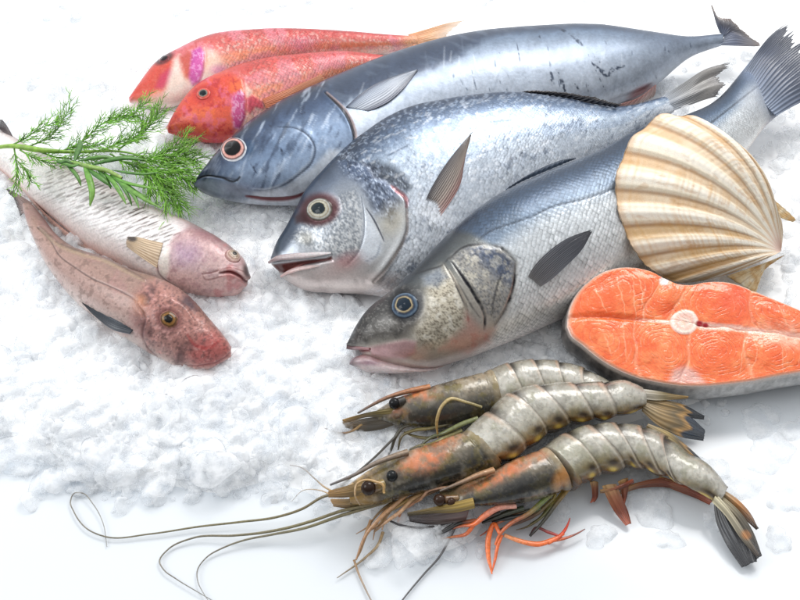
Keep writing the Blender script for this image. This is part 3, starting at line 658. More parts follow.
    met = .25 + .3*sm(.1,.45,v)
    t = thing('sea_bass', base_at(L), 'long silver fish with dark blue back lying in front, under the scallop shell', 'fish', 'fish laid on the ice')
    loft_mesh('body', L, M_bass, t, c, np.stack([met, np.clip(scl, 0, 1), 1+0*met], -1), d)
    sf = Surf(L)
    eye('eye', sf, 405, 305.5, 15.0, 13.8, -20, [(0,(18,34,48)),(0.45,(20,36,50)),(0.49,(24,24,28)),(0.53,(176,158,120)),(0.57,(150,138,112)),(0.64,(60,60,66)),(0.72,(44,60,80)),(0.84,(92,110,128)),(0.92,(44,50,60)),(1,(34,36,42))], t, M_eye, 0.45, irr=.03)
    # lower jaw, slightly open
    jp = [(349.5,359,350.5,364),(354,357,358,368.5),(364,354.5,370,372.5),(380,357,386,373.5),(402,361,406,373),(428,362,431,369.5),(448,359,450,364)]
    LJ = loft(jp, [18,18,18,18,17,15,12], [15,14,13,12,12,11,9], [3,6,8.5,11,12,8,2], 160, 90)
    x, y, w = LJ['X'], LJ['Y'], LJ['v']
    nn = fbm(x, y, 5, 31)
    jc = ramp(w+.2*(nn-.5), [(0,(176,120,120)),(.3,(208,180,182)),(.6,(226,212,212)),(1,(196,180,178))])
    jc = mix(jc, (96,80,90), sm(364,350,x)*.8); jc = mix(jc, (150,110,130), blob(x, y, 368, 363, 9, 2.5, 0, .8)*.6)
    loft_mesh('lower_jaw', LJ, M_flesh, t, jc, np.zeros(jc.shape))
    ul = sf([(346.5,347),(352,347.5),(360,347.5),(370,348.5)], [.6,.9,.9,.4])
    tube('upper_lip', ul, [1.2,1.6,1.5,.8], M_flesh, t, (112,88,90), (168,122,124), n=24, k=10)
    # pectoral fin
    r0 = [(525,283),(533,268),(548,252),(566,239),(593,229)]; r1 = [(528,286),(540,271),(556,256),(573,243),(594,229.5)]; r2 = [(531,288.5),(547,275),(562,261),(578,248),(593,231)]; r3 = [(534,291),(553,278),(568,264),(580,252),(590,236)]
    lf = [-1.2,1.8,4,5,5]
    fin('pectoral_fin', [sf(r, lf) for r in (r0, r1, r2, r3)], M_fin, t,
        lambda u, w, x, y, r: mix(ramp(w, [(0,(176,170,164)),(.15,(128,126,128)),(.45,(112,114,122)),(.8,(90,92,102)),(1,(70,70,80))])*(.8+.5*sm(.55,1,u))[..., None], (60,60,68), (1-r)*.55), nr=14, amp=.35, jag=.05, alpha=lambda u, w, r: sm(0, .14, w)*(1-.4*(1-r)*sm(.3, 1, w)))
    b = [(506,190),(522,181.5),(540,173.5),(558,166),(572,160)]; tp = [(510,186.5),(526,176),(545,166),(563,159.5),(576,158)]
    rays = [[P(np.array(a, float), 55), P((np.array(a)+np.array(e))/2, 57), P(np.array(e, float), 58)] for a, e in zip(b, tp)]
    fin('dorsal_fin', rays, M_fin, t, lambda u, w, x, y, r: mix(ramp(w, [(0,(128,144,164)),(1,(96,106,122))]), (66,76,92), (1-r)*.4), nr=14, amp=.3, jag=.05, nu=90)
    def T(p, h): return P(np.array(p, float), h)
    rays = [[T((741,77),43), T((757,52),48), T((770,36),54), T((790.5,21),60)], [T((746,80),43), T((764,55),47), T((778,40),53), T((794,27),58)], [T((753,88),42.5), T((773,62),46), T((787,49),50), T((800,38),54)],
            [T((760,98),41), T((784,74),43), T((800,60),47), T((818,48),50)], [T((768,108),38), T((792,88),39), T((812,76),42), T((834,66),45)], [T((776,116),35), T((800,103),33), T((822,94),34), T((848,84),34)]]
    fin('tail_fin', rays, M_fin, t, lambda u, w, x, y, r: mix(ramp(w, [(0,(146,160,184)),(.25,(118,130,152)),(.6,(92,100,120)),(1,(78,82,98))]), (58,64,80), (1-r)*.55), nr=20, amp=.45, jag=.16, seed=12, nu=120, nv=60)
    return sf
SF_bass = build_bass()
# ------------------------------------------------------------------ RED MULLETS
def paint_mullet(X, Y, v, hx, gx, sd, pale):
    n1 = fbm(X, Y, 16, sd); n2 = fbm(X, Y, 5, sd+1); n3 = fbm(X, Y, 2, sd+2, 2)
    c = ramp(v+.22*(n1-.5), [(0,(176,74,74)),(.12,(206,96,94)),(.3,(222,124,118)),(.5,(236,166,154)),(.7,(242,198,184)),(1,(244,226,218))])
    c = mix(c, (246,226,216), sm(.56,.7,n3)*sm(.1,.4,v)*.55)
    c = mix(c, (238,150,96), sm(.42,.5,v)*sm(.62,.54,v)*.5); c = mix(c, (228,150,166), sm(.48,.66,n1)*.6); c = mix(c, (190,60,60), sm(.62,.75,n2)*sm(.5,.2,v)*.6)
    return c, n1, n2, n3
def build_mullets():
    # the rear one
    pairs = [(129,97.5,130,103),(138,84,146,106.5),(155,62,171,107),(178,48,198,99),(205,36,228,86),(250,30,268,73),(300,29,312,63),(350,31.5,357,57),(395,35,398,51),(416,36,418,47)]
    L = loft(pairs, [15,16,18,20,21,21,20,19,17,16], 12, [3,6,10,12.5,14,14,13,10,6,4], 420, 150)
    X, Y, v = L['X'], L['Y'], L['v']
    c, n1, n2, n3 = paint_mullet(X, Y, v, 0, 0, 41, 0)
    K_ = loc(120, 10, 4)
    c = mix(c, (238,228,222), sm(.45,.75,v + .004*(X-190))*sm(235,205,X)*.9)
    c = mix(c, (216,88,66), inp(X, Y, K_([(30,350),(80,280),(140,210),(205,180),(215,230),(190,290),(150,320),(80,360)]), 4)*.85)
    c = mix(c, (206,70,120), inp(X, Y, K_([(140,310),(160,260),(200,230),(215,250),(200,290),(170,320)]), 3)*.7)
    c = mix(c, (92,40,48), blob(X, Y, 164, 58.5, 10, 4.6, -28, .4)*.95)
    c = mix(c, (236,224,214), inp(X, Y, K_([(215,200),(235,180),(245,240),(270,290),(240,330),(180,340),(190,290)]), 4)*.85)
    c = mix(c, (204,100,84), inp(X, Y, K_([(240,190),(270,165),(300,180),(285,270),(262,270)]), 3)*.85)
    mg = inp(X, Y, K_([(290,165),(320,148),(338,170),(335,240),(318,290),(290,300),(275,270)]), 2.5); c = mix(c, (206,92,176), mg*.9); c = mix(c, (232,170,214), mg*sm(.52,.66,n3)*.7)
    c = mix(c, (240,224,206), inp(X, Y, K_([(340,150),(390,170),(410,230),(370,270),(345,260)]), 4)*.6); c = mix(c, (226,140,190), blob(X, Y, 219, 70, 8, 5, 0, .8)*.6)
    c = mix(c, (236,150,190), blob(X, Y, 300, 45, 16, 7, -5, .9)*.45)
    c = mix(c, (238,196,150), sm(395,415,X)*.7); c = c*(.94+.12*n2[..., None])
    d = .6*mg + .4*(n1-.5) - .5*line(X, Y, K_([(340,150),(342,200),(335,250),(320,295)]), 1.2, 2.5)
    met = .12+0*v; scl = sm(205,235,X)
    t = thing('red_mullet', base_at(L), 'pinkish red small fish with white belly, farthest back on the ice', 'fish', 'red fish behind the big fish')
    loft_mesh('body', L, M_mullet, t, c, np.stack([met, scl, 1+0*v], -1), d)
    sf = Surf(L)
    eye('eye', sf, 164.5, 58.8, 6.2, 3.6, -30, [(0,(30,20,26)),(.55,(50,26,32)),(.8,(110,50,54)),(1,(150,70,66))], t, M_eye, .5)
    def T(p, h): return P(np.array(p, float), h)
    fin('tail_fin', [[T((408,34.5),17), T((428,29),18), T((448,23),19), T((467,20),20)], [T((411,37),17), T((428,33),17), T((444,29),17), T((458,26),18)], [T((413,41),16), T((428,38),16), T((440,36),15), T((450,35),15)], [T((413,46),15), T((430,43),13), T((446,42),12), T((460,42),11)]],
        M_fin, t, lambda u, w, x, y, r: mix(ramp(w, [(0,(236,170,130)),(.5,(240,196,150)),(1,(240,222,196))]), (214,140,96), (1-r)*.4), nr=12, amp=.3, jag=.1, seed=2, alpha=lambda u, w, r: 1-.45*sm(.4,1,w))
    # the front one
    pairs = [(166.5,127,168,133),(176,109,188,139.5),(192,88,215,143),(222,71,250,134),(260,59.5,286,117),(300,54.5,318,100),(345,52,356,83),(382,55,386,72)]
    L = loft(pairs, [18,21,25,28,29,28,26,24], [13,13,13,14,15,16,17,17], [3,8,12,15,16,15,12,6], 420, 170)
    X, Y, v = L['X'], L['Y'], L['v']
    c, n1, n2, n3 = paint_mullet(X, Y, v, 0, 0, 51, 0)
    c = mix(c, (212,84,70), sm(.4,.05,v)*.6)
    head = inp(X, Y, K_([(170,490),(220,395),(280,320),(350,270),(430,250),(490,280),(500,330),(500,420),(470,480),(420,560),(170,560)]), 4)
    c = mix(c, (224,92,62), head*.85); c = mix(c, (236,128,70), head*sm(.5,.68,n1)*.7); c = mix(c, (198,52,66), head*sm(.48,.3,n2)*.7)
    c = mix(c, (226,120,150), head*sm(.6,.72,fbm(X, Y, 8, 57))*.6)
    c = mix(c, (214,70,90), inp(X, Y, K_([(190,490),(260,490),(400,500),(440,480),(420,540),(300,540)]), 5)*.6)
    mg = inp(X, Y, K_([(450,350),(480,320),(500,340),(500,430),(480,480),(455,470),(445,410)]), 2.5); c = mix(c, (206,96,160), mg*.85); c = mix(c, (232,180,206), mg*sm(.5,.62,n3)*.7)
    c = mix(c, (206,56,92), inp(X, Y, K_([(505,355),(530,340),(570,365),(575,395),(540,390),(520,415),(505,400)]), 2)*.8)
    c = mix(c, (240,214,200), inp(X, Y, K_([(500,290),(530,330),(510,350),(503,340)]), 2)*.8)
    c = mix(c, (198,64,60), blob(X, Y, 203.5, 94, 11, 9, -15, .35)*.8)
    scl = sm(232,262,X)*(1-head)
    d = .7*mg+.4*(n1-.5) - .6*line(X, Y, K_([(490,280),(503,330),(502,420),(480,480)]), 1.2, 2.5) - .5*blob(X, Y, 203.5, 94, 9, 7, -15, .4) + .5*inp(X, Y, K_([(505,355),(530,340),(570,365),(575,395),(540,390),(520,415),(505,400)]), 2) \
        -.7*line(X, Y, [(167,131),(180,134),(192,137)], .8, 2)
    c = c*(.93+.14*n2[..., None])
    t = thing('red_mullet', base_at(L), 'orange-red small fish with steep forehead, tucked against the back of the blue-grey fish', 'fish', 'red fish behind the big fish')
    loft_mesh('body', L, M_mullet, t, c, np.stack([.12+0*v, scl, 1+0*v], -1), d)
    sf = Surf(L)
    eye('eye', sf, 203.5, 94, 8.2, 6.4, -15, [(0,(20,30,34)),(.42,(28,40,44)),(.48,(124,128,118)),(.56,(150,104,94)),(.66,(190,72,60)),(.78,(206,100,88)),(.9,(176,56,52)),(1,(204,78,62))], t, M_eye, .5)
    A = [(262,99),(280,92),(300,84),(322,74)]; B = [(264,103),(284,97),(306,88),(326,77)]; C_ = [(266,108),(288,104),(310,96),(328,84)]
    fin('pectoral_fin', [sf(q, [.4,1,1.4,1]) for q in (A, B, C_)], M_fin, t, lambda u, w, x, y, r: mix(ramp(w, [(0,(236,140,100)),(1,(246,190,150))]), (226,130,96), (1-r)*.35), nr=9, amp=.2, jag=.04)
build_mullets()

# ------------------------------------------------------------------ WEEVER (pale streaked fish)
def build_weever():
    pairs = [(247.5,266,248.5,279),(242.5,258,242,289),(228,244.5,221,295.5),(205,229.5,190,293),(178,216,155,283),(145,203,122,265),(112,187,92,250),(80,170,65,229),(50,156,38,206),(22,141,13,182),(2,129,-8,163),(-20,117,-28,146)]
    L = loft(pairs, [26,27,29,30,30,28,26,23,20,17,15,14], [16,15,13,12,11,10,10,10,10,10,10,10], [6,11,15,17,18,17,15,13,10,8,6,5], 480, 180)
    X, Y, v = L['X'], L['Y'], L['v']
    n1 = fbm(X, Y, 18, 61); n2 = fbm(X, Y, 5, 62); n3 = fbm(X, Y, 2, 63, 2)
    c = ramp(v+.1*(n1-.5), [(0,(166,150,146)),(.1,(206,196,194)),(.25,(236,231,230)),(.55,(244,241,240)),(.75,(240,228,224)),(.9,(222,182,170)),(1,(212,160,148))])
    # slanting brown streaks along the flank
    rn = np.random.default_rng(5)
    for r in range(7):
        for k in range(38):
            f = k/37; x0 = 60+f*130 + rn.normal(0, 1.5); y0 = 160+f*78 + rn.normal(0, 1)
            off = r*6.2 + rn.normal(0, .8) + 1; px_ = x0-off*.55; py_ = y0+off*.86
            ln = rn.uniform(4, 8.5)
            m = line(X, Y, [(px_-ln, py_+ln*.42), (px_, py_), (px_+ln*.35, py_-ln*.12)], rn.uniform(.4,.95), .9)
            c = mix(c, (96,78,70), m*(.9-.1*r)*rn.uniform(.35,1))
    K_ = loc(70, 220, 4)
    head = inp(X, Y, K_([(420,60),(480,30),(580,60),(700,150),(730,220),(710,300),(620,320),(480,300),(390,240),(350,200),(370,140)]), 4)
    hc = ramp(v+.14*(n1-.5), [(0,(168,136,132)),(.25,(204,174,174)),(.5,(222,196,194)),(.75,(228,200,196)),(1,(200,158,152))])
    c = c*(1-head[..., None]) + hc*head[..., None]
    c = mix(c, (160,116,130), head*sm(.5,.66,n2)*.3); c = mix(c, (150,112,112), head*sm(.55,.7,n3)*.25); c = mix(c, (236,206,202), head*sm(.46,.32,n2)*.4); c = mix(c, (176,150,190), blob(X, Y, 186, 254, 14, 12, 0, .9)*.4*head); c = mix(c, (206,140,140), head*sm(.6,.72,n1)*.6)
    c = mix(c, (150,104,110), blob(X, Y, 200, 232, 18, 7, 30, .8)*.5)
    c = mix(c, (240,234,226), inp(X, Y, K_([(355,170),(375,110),(400,110),(398,200),(380,240),(355,215)]), 3)*.9)
    mouth = K_([(600,212),(640,208),(680,225),(705,245),(716,240)])
    c = mix(c, (120,40,42), line(X, Y, mouth, 1.5, 1.4)*.95); c = mix(c, (196,140,138), line(X, Y-3.2, mouth, 1.6, 2)*.6); c = mix(c, (150,100,98), line(X, Y, K_([(530,215),(560,212),(600,200),(640,192),(690,205)]), .9, 1.3)*.7)
    c = mix(c, (146,100,98), line(X, Y, K_([(530,215),(540,235),(570,235),(610,222)]), .8, 1.3)*.6); c = mix(c, (70,60,64), blob(X, Y, 247, 271, 4.5, 8, -10, .6)*.8)
    c = mix(c, (120,84,90), line(X, Y, K_([(350,180),(356,215),(380,240),(430,270)]), .9, 1.5)*.6)
    c = c*(.93+.14*n2[..., None])
    d = -1.1*line(X, Y, mouth, 1.4, 2.2) + .7*line(X, Y+2.6, mouth, 2, 3) + .5*line(X, Y-3.4, mouth, 2, 3) - .5*line(X, Y, K_([(350,180),(356,215),(380,240),(430,270)]), 1, 3) + .6*(n1-.5) + .5*head - .4*line(X, Y, K_([(530,215),(560,212),(600,200),(640,192)]), 1, 2)
    t = thing('weever', base_at(L), 'pale fish with brown slanting streaks and down-turned mouth under the green herbs', 'fish', 'small pale fish at the left')
    loft_mesh('body', L, M_soft, t, c, np.stack([.08+0*v, 0*v, 1+0*v], -1), d)
    sf = Surf(L)
    eye('eye', sf, 232.5, 256.5, 9.4, 7.0, 25, [(0,(60,56,52)),(.24,(70,62,56)),(.3,(186,168,146)),(.42,(120,98,84)),(.5,(190,168,150)),(.62,(150,120,108)),(.72,(196,168,158)),(.84,(150,112,108)),(1,(176,140,136))], t, M_eye, 1.0, irr=.06)
    r0 = [(163,243),(150,240),(138,237),(127,236.5)]; r1 = [(160,254),(148,250),(136,245),(125,240)]; r2 = [(157,268),(148,262),(138,255),(126,246)]
    fin('pectoral_fin', [sf(q, [.4,1,1.8,2]) for q in (r0, r1, r2)], M_fin, t, lambda u, w, x, y, r: mix(mix(ramp(w, [(0,(230,206,176)),(.7,(222,196,160)),(1,(196,170,140))]), (50,46,50), blob(x, y, 132, 238.5, 5, 3.2, 10, .4)), (196,164,130), (1-r)*.3), nr=9, amp=.2, jag=.05)
    def T(p, h): return P(np.array(p, float), h)
    fin('dorsal_fin', [[T((14,139),18), T((10,131),20), T((5,123),22), T((1,118),24)], [T((10,137),18), T((6,131),20), T((1,126),22), T((-3,122),23)], [T((5,134),18), T((1,130),19), T((-4,127),20), T((-8,125),21)]],
        M_fin, t, lambda u, w, x, y, r: mix(ramp(w, [(0,(120,104,104)),(1,(70,64,70))]), (40,40,46), (1-r)*.5), nr=7, amp=.3, jag=.1)
    b = [(22,186),(40,208),(60,226),(82,242),(100,252)]; tp = [(18,183),(36,208),(56,228),(78,245),(98,255)]
    fin('anal_fin', [[T(a, 12), T((a[0]*.5+e[0]*.5, a[1]*.5+e[1]*.5), 11), T(e, 9)] for a, e in zip(b, tp)], M_fin, t, lambda u, w, x, y, r: mix(ramp(w, [(0,(214,170,156)),(1,(226,196,184))]), (190,140,126), (1-r)*.4), nr=24, amp=.2, jag=.1, nu=100)
    return sf
SF_weever = build_weever()

# ------------------------------------------------------------------ GURNARD
def build_gurnard():
    pairs = [(232,347.5,229.5,356),(223,335.5,214,366.5),(208,318,186,368),(189,297,160,358),(165,281,132,343),(132,269.5,102,323),(100,256.5,75,300),(72,246,56,275),(52,231,41,248),(38,213,32,227),(31,203,25,209)]
    L = loft(pairs, [20,23,28,32,32,30,27,24,20,18,16], [13,12,11,11,11,11,11,11,11,12,12], [4,9,13,17,18,17,14,11,8,6,4], 440, 190)
    X, Y, v = L['X'], L['Y'], L['v']
    n1 = fbm(X, Y, 15, 71); n2 = fbm(X, Y, 4, 72); n3 = fbm(X, Y, 1.8, 73, 2)
    c = ramp(v+.12*(n1-.5), [(0,(128,104,98)),(.15,(160,134,124)),(.4,(182,154,144)),(.6,(196,168,160)),(.78,(216,198,192)),(1,(232,220,214))])
    c = mix(c, (120,98,90), sm(.55,.68,n2)*.45); c = mix(c, (190,150,150), sm(.5,.3,n1)*.35)
    K_ = loc(70, 220, 4); K2 = loc(0, 160, 4)
    lat = K2([(150,270),(200,320),(240,385),(300,430),(370,475),(440,505),(520,545)]) + K_([(270,325)])
    c = mix(c, (84,66,64), line(X, Y, lat, .8, 1, False)*.65); c = mix(c, (206,178,170), line(X, Y+1.4, lat, .6, 1, False)*.4)
    dl = K2([(160,270),(230,335),(330,375),(420,400),(500,440),(580,480)]); c = mix(c, (96,80,70), line(X, Y, dl, 1.8, 2)*.5*sm(.35,.6,n2+.15)); c = mix(c, (196,176,150), line(X, Y-2, dl, 1.2, 2)*.5)
    head = inp(X, Y, K_([(260,300),(330,240),(440,250),(500,320),(560,400),(660,520),(590,600),(440,600),(330,540),(290,470),(270,400)]), 9)
    hc = ramp(v+.2*(n1-.5), [(0,(172,138,128)),(.25,(186,140,130)),(.5,(180,134,126)),(.75,(174,140,134)),(1,(216,196,188))])
    hc = hc*(.9+.2*n3[..., None])
    c = c*(1-head[..., None]) + hc*head[..., None]
    c = mix(c, (200,108,106), inp(X, Y, K_([(520,460),(580,440),(660,520),(590,590),(500,590),(470,540)]), 9)*.6); c = mix(c, (198,116,110), head*sm(.55,.7,n2)*.4); c = mix(c, (222,196,190), head*sm(.55,.72,n2)*.35)
    c = mix(c, (110,82,84), head*sm(.5,.3,n1)*.65); c = mix(c, (90,70,72), head*sm(.42,.3,n3)*.4); c = mix(c, (96,80,90), blob(X, Y, 189, 303, 9, 4, 55, .6)*.6)
    c = mix(c, (186,60,62), line(X, Y, K_([(470,460),(500,500),(560,510),(600,480)]), 1.6, 3)*.5)
    c = mix(c, (106,70,72), line(X, Y, K_([(265,330),(300,400),(290,460),(310,510),(350,545)]), 1, 2)*.6)
    c = mix(c, (216,160,120), blob(X, Y, 141, 300, 6, 5, 30, .8)*.5); c = mix(c, (196,140,110), blob(X, Y, 140, 308, 9, 7, 30, .8)*.4)
    c = mix(c, (110,60,60), blob(X, Y, 169, 319.5, 13, 11.5, 30, .3)*.7)
    c = mix(c, (140,60,60), line(X, Y, K_([(440,578),(520,580),(600,560),(645,525)]), .8, 1.5)*.6)
    d = .5*head*(1+1.2*(n2-.5)) - .7*blob(X, Y, 169, 319.5, 11, 9.5, 30, .35) - .5*line(X, Y, K_([(265,330),(300,400),(290,460),(310,510),(350,545)]), 1.2, 2.5) - .25*line(X, Y, lat, .8, 1.5, False) \
        + 1.0*line(X, Y, dl, 2.4, 3) + .8*line(X, Y, K_([(360,340),(400,325),(450,350),(500,420)]), 2.5, 4) + .5*(n1-.5) - .5*line(X, Y, K_([(440,578),(520,580),(600,560),(645,525)]), .8, 2)
    c = c*(.92+.16*n2[..., None])
    t = thing('gurnard', base_at(L), 'brownish pink fish with big wedge-shaped head and red snout, nearest the left edge', 'fish', 'small pale fish at the left')
    loft_mesh('body', L, M_soft, t, c, np.stack([.06+0*v, 0*v, 1+0*v], -1), d)
    sf = Surf(L)
    eye('eye', sf, 169, 319.5, 10.4, 9.4, 30, [(0,(18,14,12)),(.4,(26,20,16)),(.48,(120,84,40)),(.62,(134,96,52)),(.72,(74,52,34)),(.84,(116,78,60)),(.93,(150,104,98)),(1,(120,74,72))], t, M_eye, .6, irr=.08)
    def T(p, h): return P(np.array(p, float), h)
    # long dark pectoral fin folded along the flank
    r0 = [(134,328),(118,320),(100,309),(84,298),(69,286.5)]; r1 = [(133,330),(117,325),(99,315),(83,301),(69.5,288)]; r2 = [(130,334),(114,330),(98,319),(84,305),(71,289)]
    hh = [27,27,25,22,18]
    fin('pectoral_fin', [[T(p, h) for p, h in zip(q, hh)] for q in (r0, r1, r2)], M_fin, t, lambda u, w, x, y, r: mix(ramp(u, [(0,(120,126,134)),(.35,(66,74,84)),(1,(92,96,104))]), (30,34,42), (1-r)*.6), nr=8, amp=.4, jag=.03)
    fin('pelvic_fin', [[T((128,336),11), T((118,331),9), T((107,325),7)], [T((136,344),9), T((125,338),8), T((112,330),6)], [T((144,352),7), T((134,345),6), T((122,336),5)]], M_fin, t,
        lambda u, w, x, y, r: mix(ramp(w, [(0,(226,200,180)),(1,(232,196,160))]), (206,160,120), (1-r)*.4), nr=7, amp=.2, jag=.08)
    fin('tail_fin', [[T((32,203),16), T((24,198),18), T((14,192),20), T((5,187.5),22)], [T((31,205),16), T((23,202),17), T((15,197),18), T((7,192),20)], [T((29,207),15), T((23,205),15), T((18,201),15), T((13,198),15)], [T((26,209),14), T((24,212),13), T((22,214),12), T((20,216),11)]],
        M_fin, t, lambda u, w, x, y, r: mix(ramp(w, [(0,(170,140,134)),(.5,(176,150,144)),(1,(50,50,56))]), (110,90,88), (1-r)*.5), nr=9, amp=.3, jag=.1)
    return sf
SF_gurnard = build_gurnard()
# ------------------------------------------------------------------ SCALLOP SHELL
def build_shell():
    pl = plane3((616, 200, 66), (778, 250, 20), (660, 274, 38))
    n = pl[1]
    hinge = np.array((781.0, 251.0))
    rim = [(775,226),(766,207),(750,186),(735,163),(720,137),(704,122),(692,117.5),(676,113.5),(658,117),(642,128),(630,142),(622,158),(617.5,172),(615.5,188),(617.5,205),(622,222),(628,238),(636,252),(645,264),(656,272),(668,279),(682,282.5),(700,281),(720,276.5),(738,271),(756,263),(770,257)]
    NA, NRr = 620, 150
    R = curve(rim, NA)
    u = np.linspace(0, 1, NA); r = np.linspace(0.0, 1, NRr)**0.8
    NRIB = 15.5
    # ribs are wider in the middle of the fan
    ph = u + 0.035*np.sin(2*np.pi*u)
    rib = 0.5+0.5*np.cos(2*np.pi*ph*NRIB)
    ribs = np.sign(rib-.5)*np.abs(2*rib-1)**.5*.5+.5
    R3 = PP(R, pl); H3 = PP(hinge[None], pl)[0]
    Lr = np.linalg.norm(R3-H3, axis=1)
    out = nrm(R3-H3)
    R3 = R3 + out*((rib-.5)*2.4*MM*sm(0.0,.2,u)*sm(1,.8,u))[:, None]
    V = H3 + (R3-H3)[:, None]*r[None, :, None]
    # bowed profile: steep at the umbo, flattening to the rim; falls off towards both ears
    side = np.sin(np.pi*np.clip(u, 0, 1))**.55
    prof = (1-(1-r)**2.2)*(1-r**3.2)**.9
    dome = 21*side[:, None]*prof[None]*1.55
    lines = np.zeros((NA, NRr)); rn = np.random.default_rng(2)
    wob = .012*np.sin(u*40)[:, None]
    rr = r[None]+wob
    for q in list(np.sort(rn.uniform(.3, 1, 26))): lines += np.exp(-((rr-q)/.006)**2)*rn.uniform(.3, 1)
    amp = 2.7*sm(0, .9, r)[None]*(0.6+.4*side[:, None])
    U = np.repeat(u[:, None], NRr, 1); W = np.repeat(r[None], NA, 0); W0 = W
    hgt = dome + amp*(ribs[:, None]-.5) + .25*np.minimum(lines, 1) + .07*np.sin(rr*150+3*fbm(U*30, W*6, 2, 84))*sm(.2,.5,W0) + .2*np.cos(2*np.pi*ph*NRIB*4)[:, None]*sm(.3,1,r)[None]
    V = V + n*(hgt*MM)[..., None]
    q = proj(V); X, Y = q[..., 0], q[..., 1]
    U = np.repeat(u[:, None], NRr, 1); W = np.repeat(r[None], NA, 0); RB = np.repeat(rib[:, None], NRr, 1)
    n1 = fbm(U*60, W*8, 3, 81); n2 = fbm(U*200, W*40, 3, 82); n3 = fbm(X, Y, 20, 83)
    c = np.broadcast_to(lin((248,236,214)), X.shape+(3,)).copy()
    tan = sm(.45,.08,RB)*(.6+.5*sm(.3,.7,n3))
    c = mix(c, (208,156,92), tan*.55); c = mix(c, (150,98,50), np.exp(-((ph[:, None]*NRIB*1.0-.34-np.floor(ph[:, None]*NRIB-.34+.5))/.06)**2)*sm(.1,.4,W)*(.35+.6*n1))
    c = mix(c, (226,184,122), sm(.55,.75,n1)*.5*sm(.2,.5,W)); c = mix(c, (248,242,232), sm(.6,.95,RB)*.55)
    low = sm(250, 285, Y)*sm(760,700,X); c = mix(c, (212,166,100), low*(.25+.45*sm(.7,.3,RB)))
    c = mix(c, (212,160,90), np.minimum(lines, 1)*.5*sm(.35,.7,n1+.1)); c = mix(c, (196,146,90), sm(.6,.72,n2)*.35)
    c = mix(c, (244,220,204), sm(.22,.05,W)*.7); c = mix(c, (228,186,170), sm(.12,.03,W)*.6)
    c = mix(c, (204,152,96), sm(.97,1,W)*.5)
    t = thing('scallop_shell', tuple(H3), 'cream and tan ribbed scallop shell leaning on the fish above the salmon steak', 'shell')
    F = grid_faces(NA, NRr); N0 = NA*NRr
    th = 1.4*MM
    V2 = V - n*th*sm(0,.08,1-r)[None, :, None] - n*0.5*MM
    F2 = F[:, ::-1]+N0
    e = np.array([i*NRr+NRr-1 for i in range(NA)]); E = np.stack([e[:-1], e[1:], e[1:]+N0, e[:-1]+N0], -1)
    cc = np.concatenate([c.reshape(-1, 3), np.broadcast_to(lin((206,176,140)), (N0, 3))])
    mesh('fan', np.vstack([V.reshape(-1, 3), V2.reshape(-1, 3)]), np.vstack([F, F2, E]), M_shell, t, cc)
    # ears either side of the hinge
    def ear(edge_a, edge_b, lift0, lift1, nm):
        A = curve(edge_a, 40); B = curve(edge_b, 40); k = 30
        w = np.linspace(0, 1, k)
        G = A[:, None]*(1-w)[None, :, None] + B[:, None]*w[None, :, None]
        G3 = PP(G.reshape(-1, 2), pl).reshape(40, k, 3)
        h = lift0*(1-w) + lift1*w
        i = np.linspace(0, 1, 40)
        rip = .35*np.sin(w*26)[None]+.2*np.sin(i*30)[:, None]
        G3 = G3 + n*((h[None]+rip)*MM)[..., None]
        nn = fbm(G[..., 0], G[..., 1], 5, 88)
        col = ramp(nn, [(.25,(214,170,110)),(.5,(238,212,166)),(.75,(248,236,212))]); col = mix(col, (170,120,66), sm(.7,1,np.sin(w*26)[None]*np.ones((40,1)))*.5)
        top = G3.reshape(-1, 3); bot = top - n*1.2*MM; m = len(top); F = grid_faces(40, k)
        rimi = [(a, 0) for a in range(40)] + [(39, b) for b in range(1, k)] + [(a, k-1) for a in range(38, -1, -1)] + [(0, b) for b in range(k-2, 0, -1)]
        e = np.array([a*k+b for a, b in rimi]); e2 = np.roll(e, -1)
        mesh('ear', np.vstack([top, bot]), np.vstack([F, F[:, ::-1]+m, np.stack([e, e2, e2+m, e+m], -1)]), M_shell, t, np.vstack([col.reshape(-1, 3)]*2))
    ear([(774,262),(764,270),(759,281),(755,293.5)], [(782,256),(756,266),(738,272),(724,277)], 1.0, 3.5, 'ear')
    ear([(772,199),(780,206),(788,213),(795,220.5)], [(768,205),(774,212),(783,219),(793,222)], 1.0, 1.0, 'ear')
build_shell()

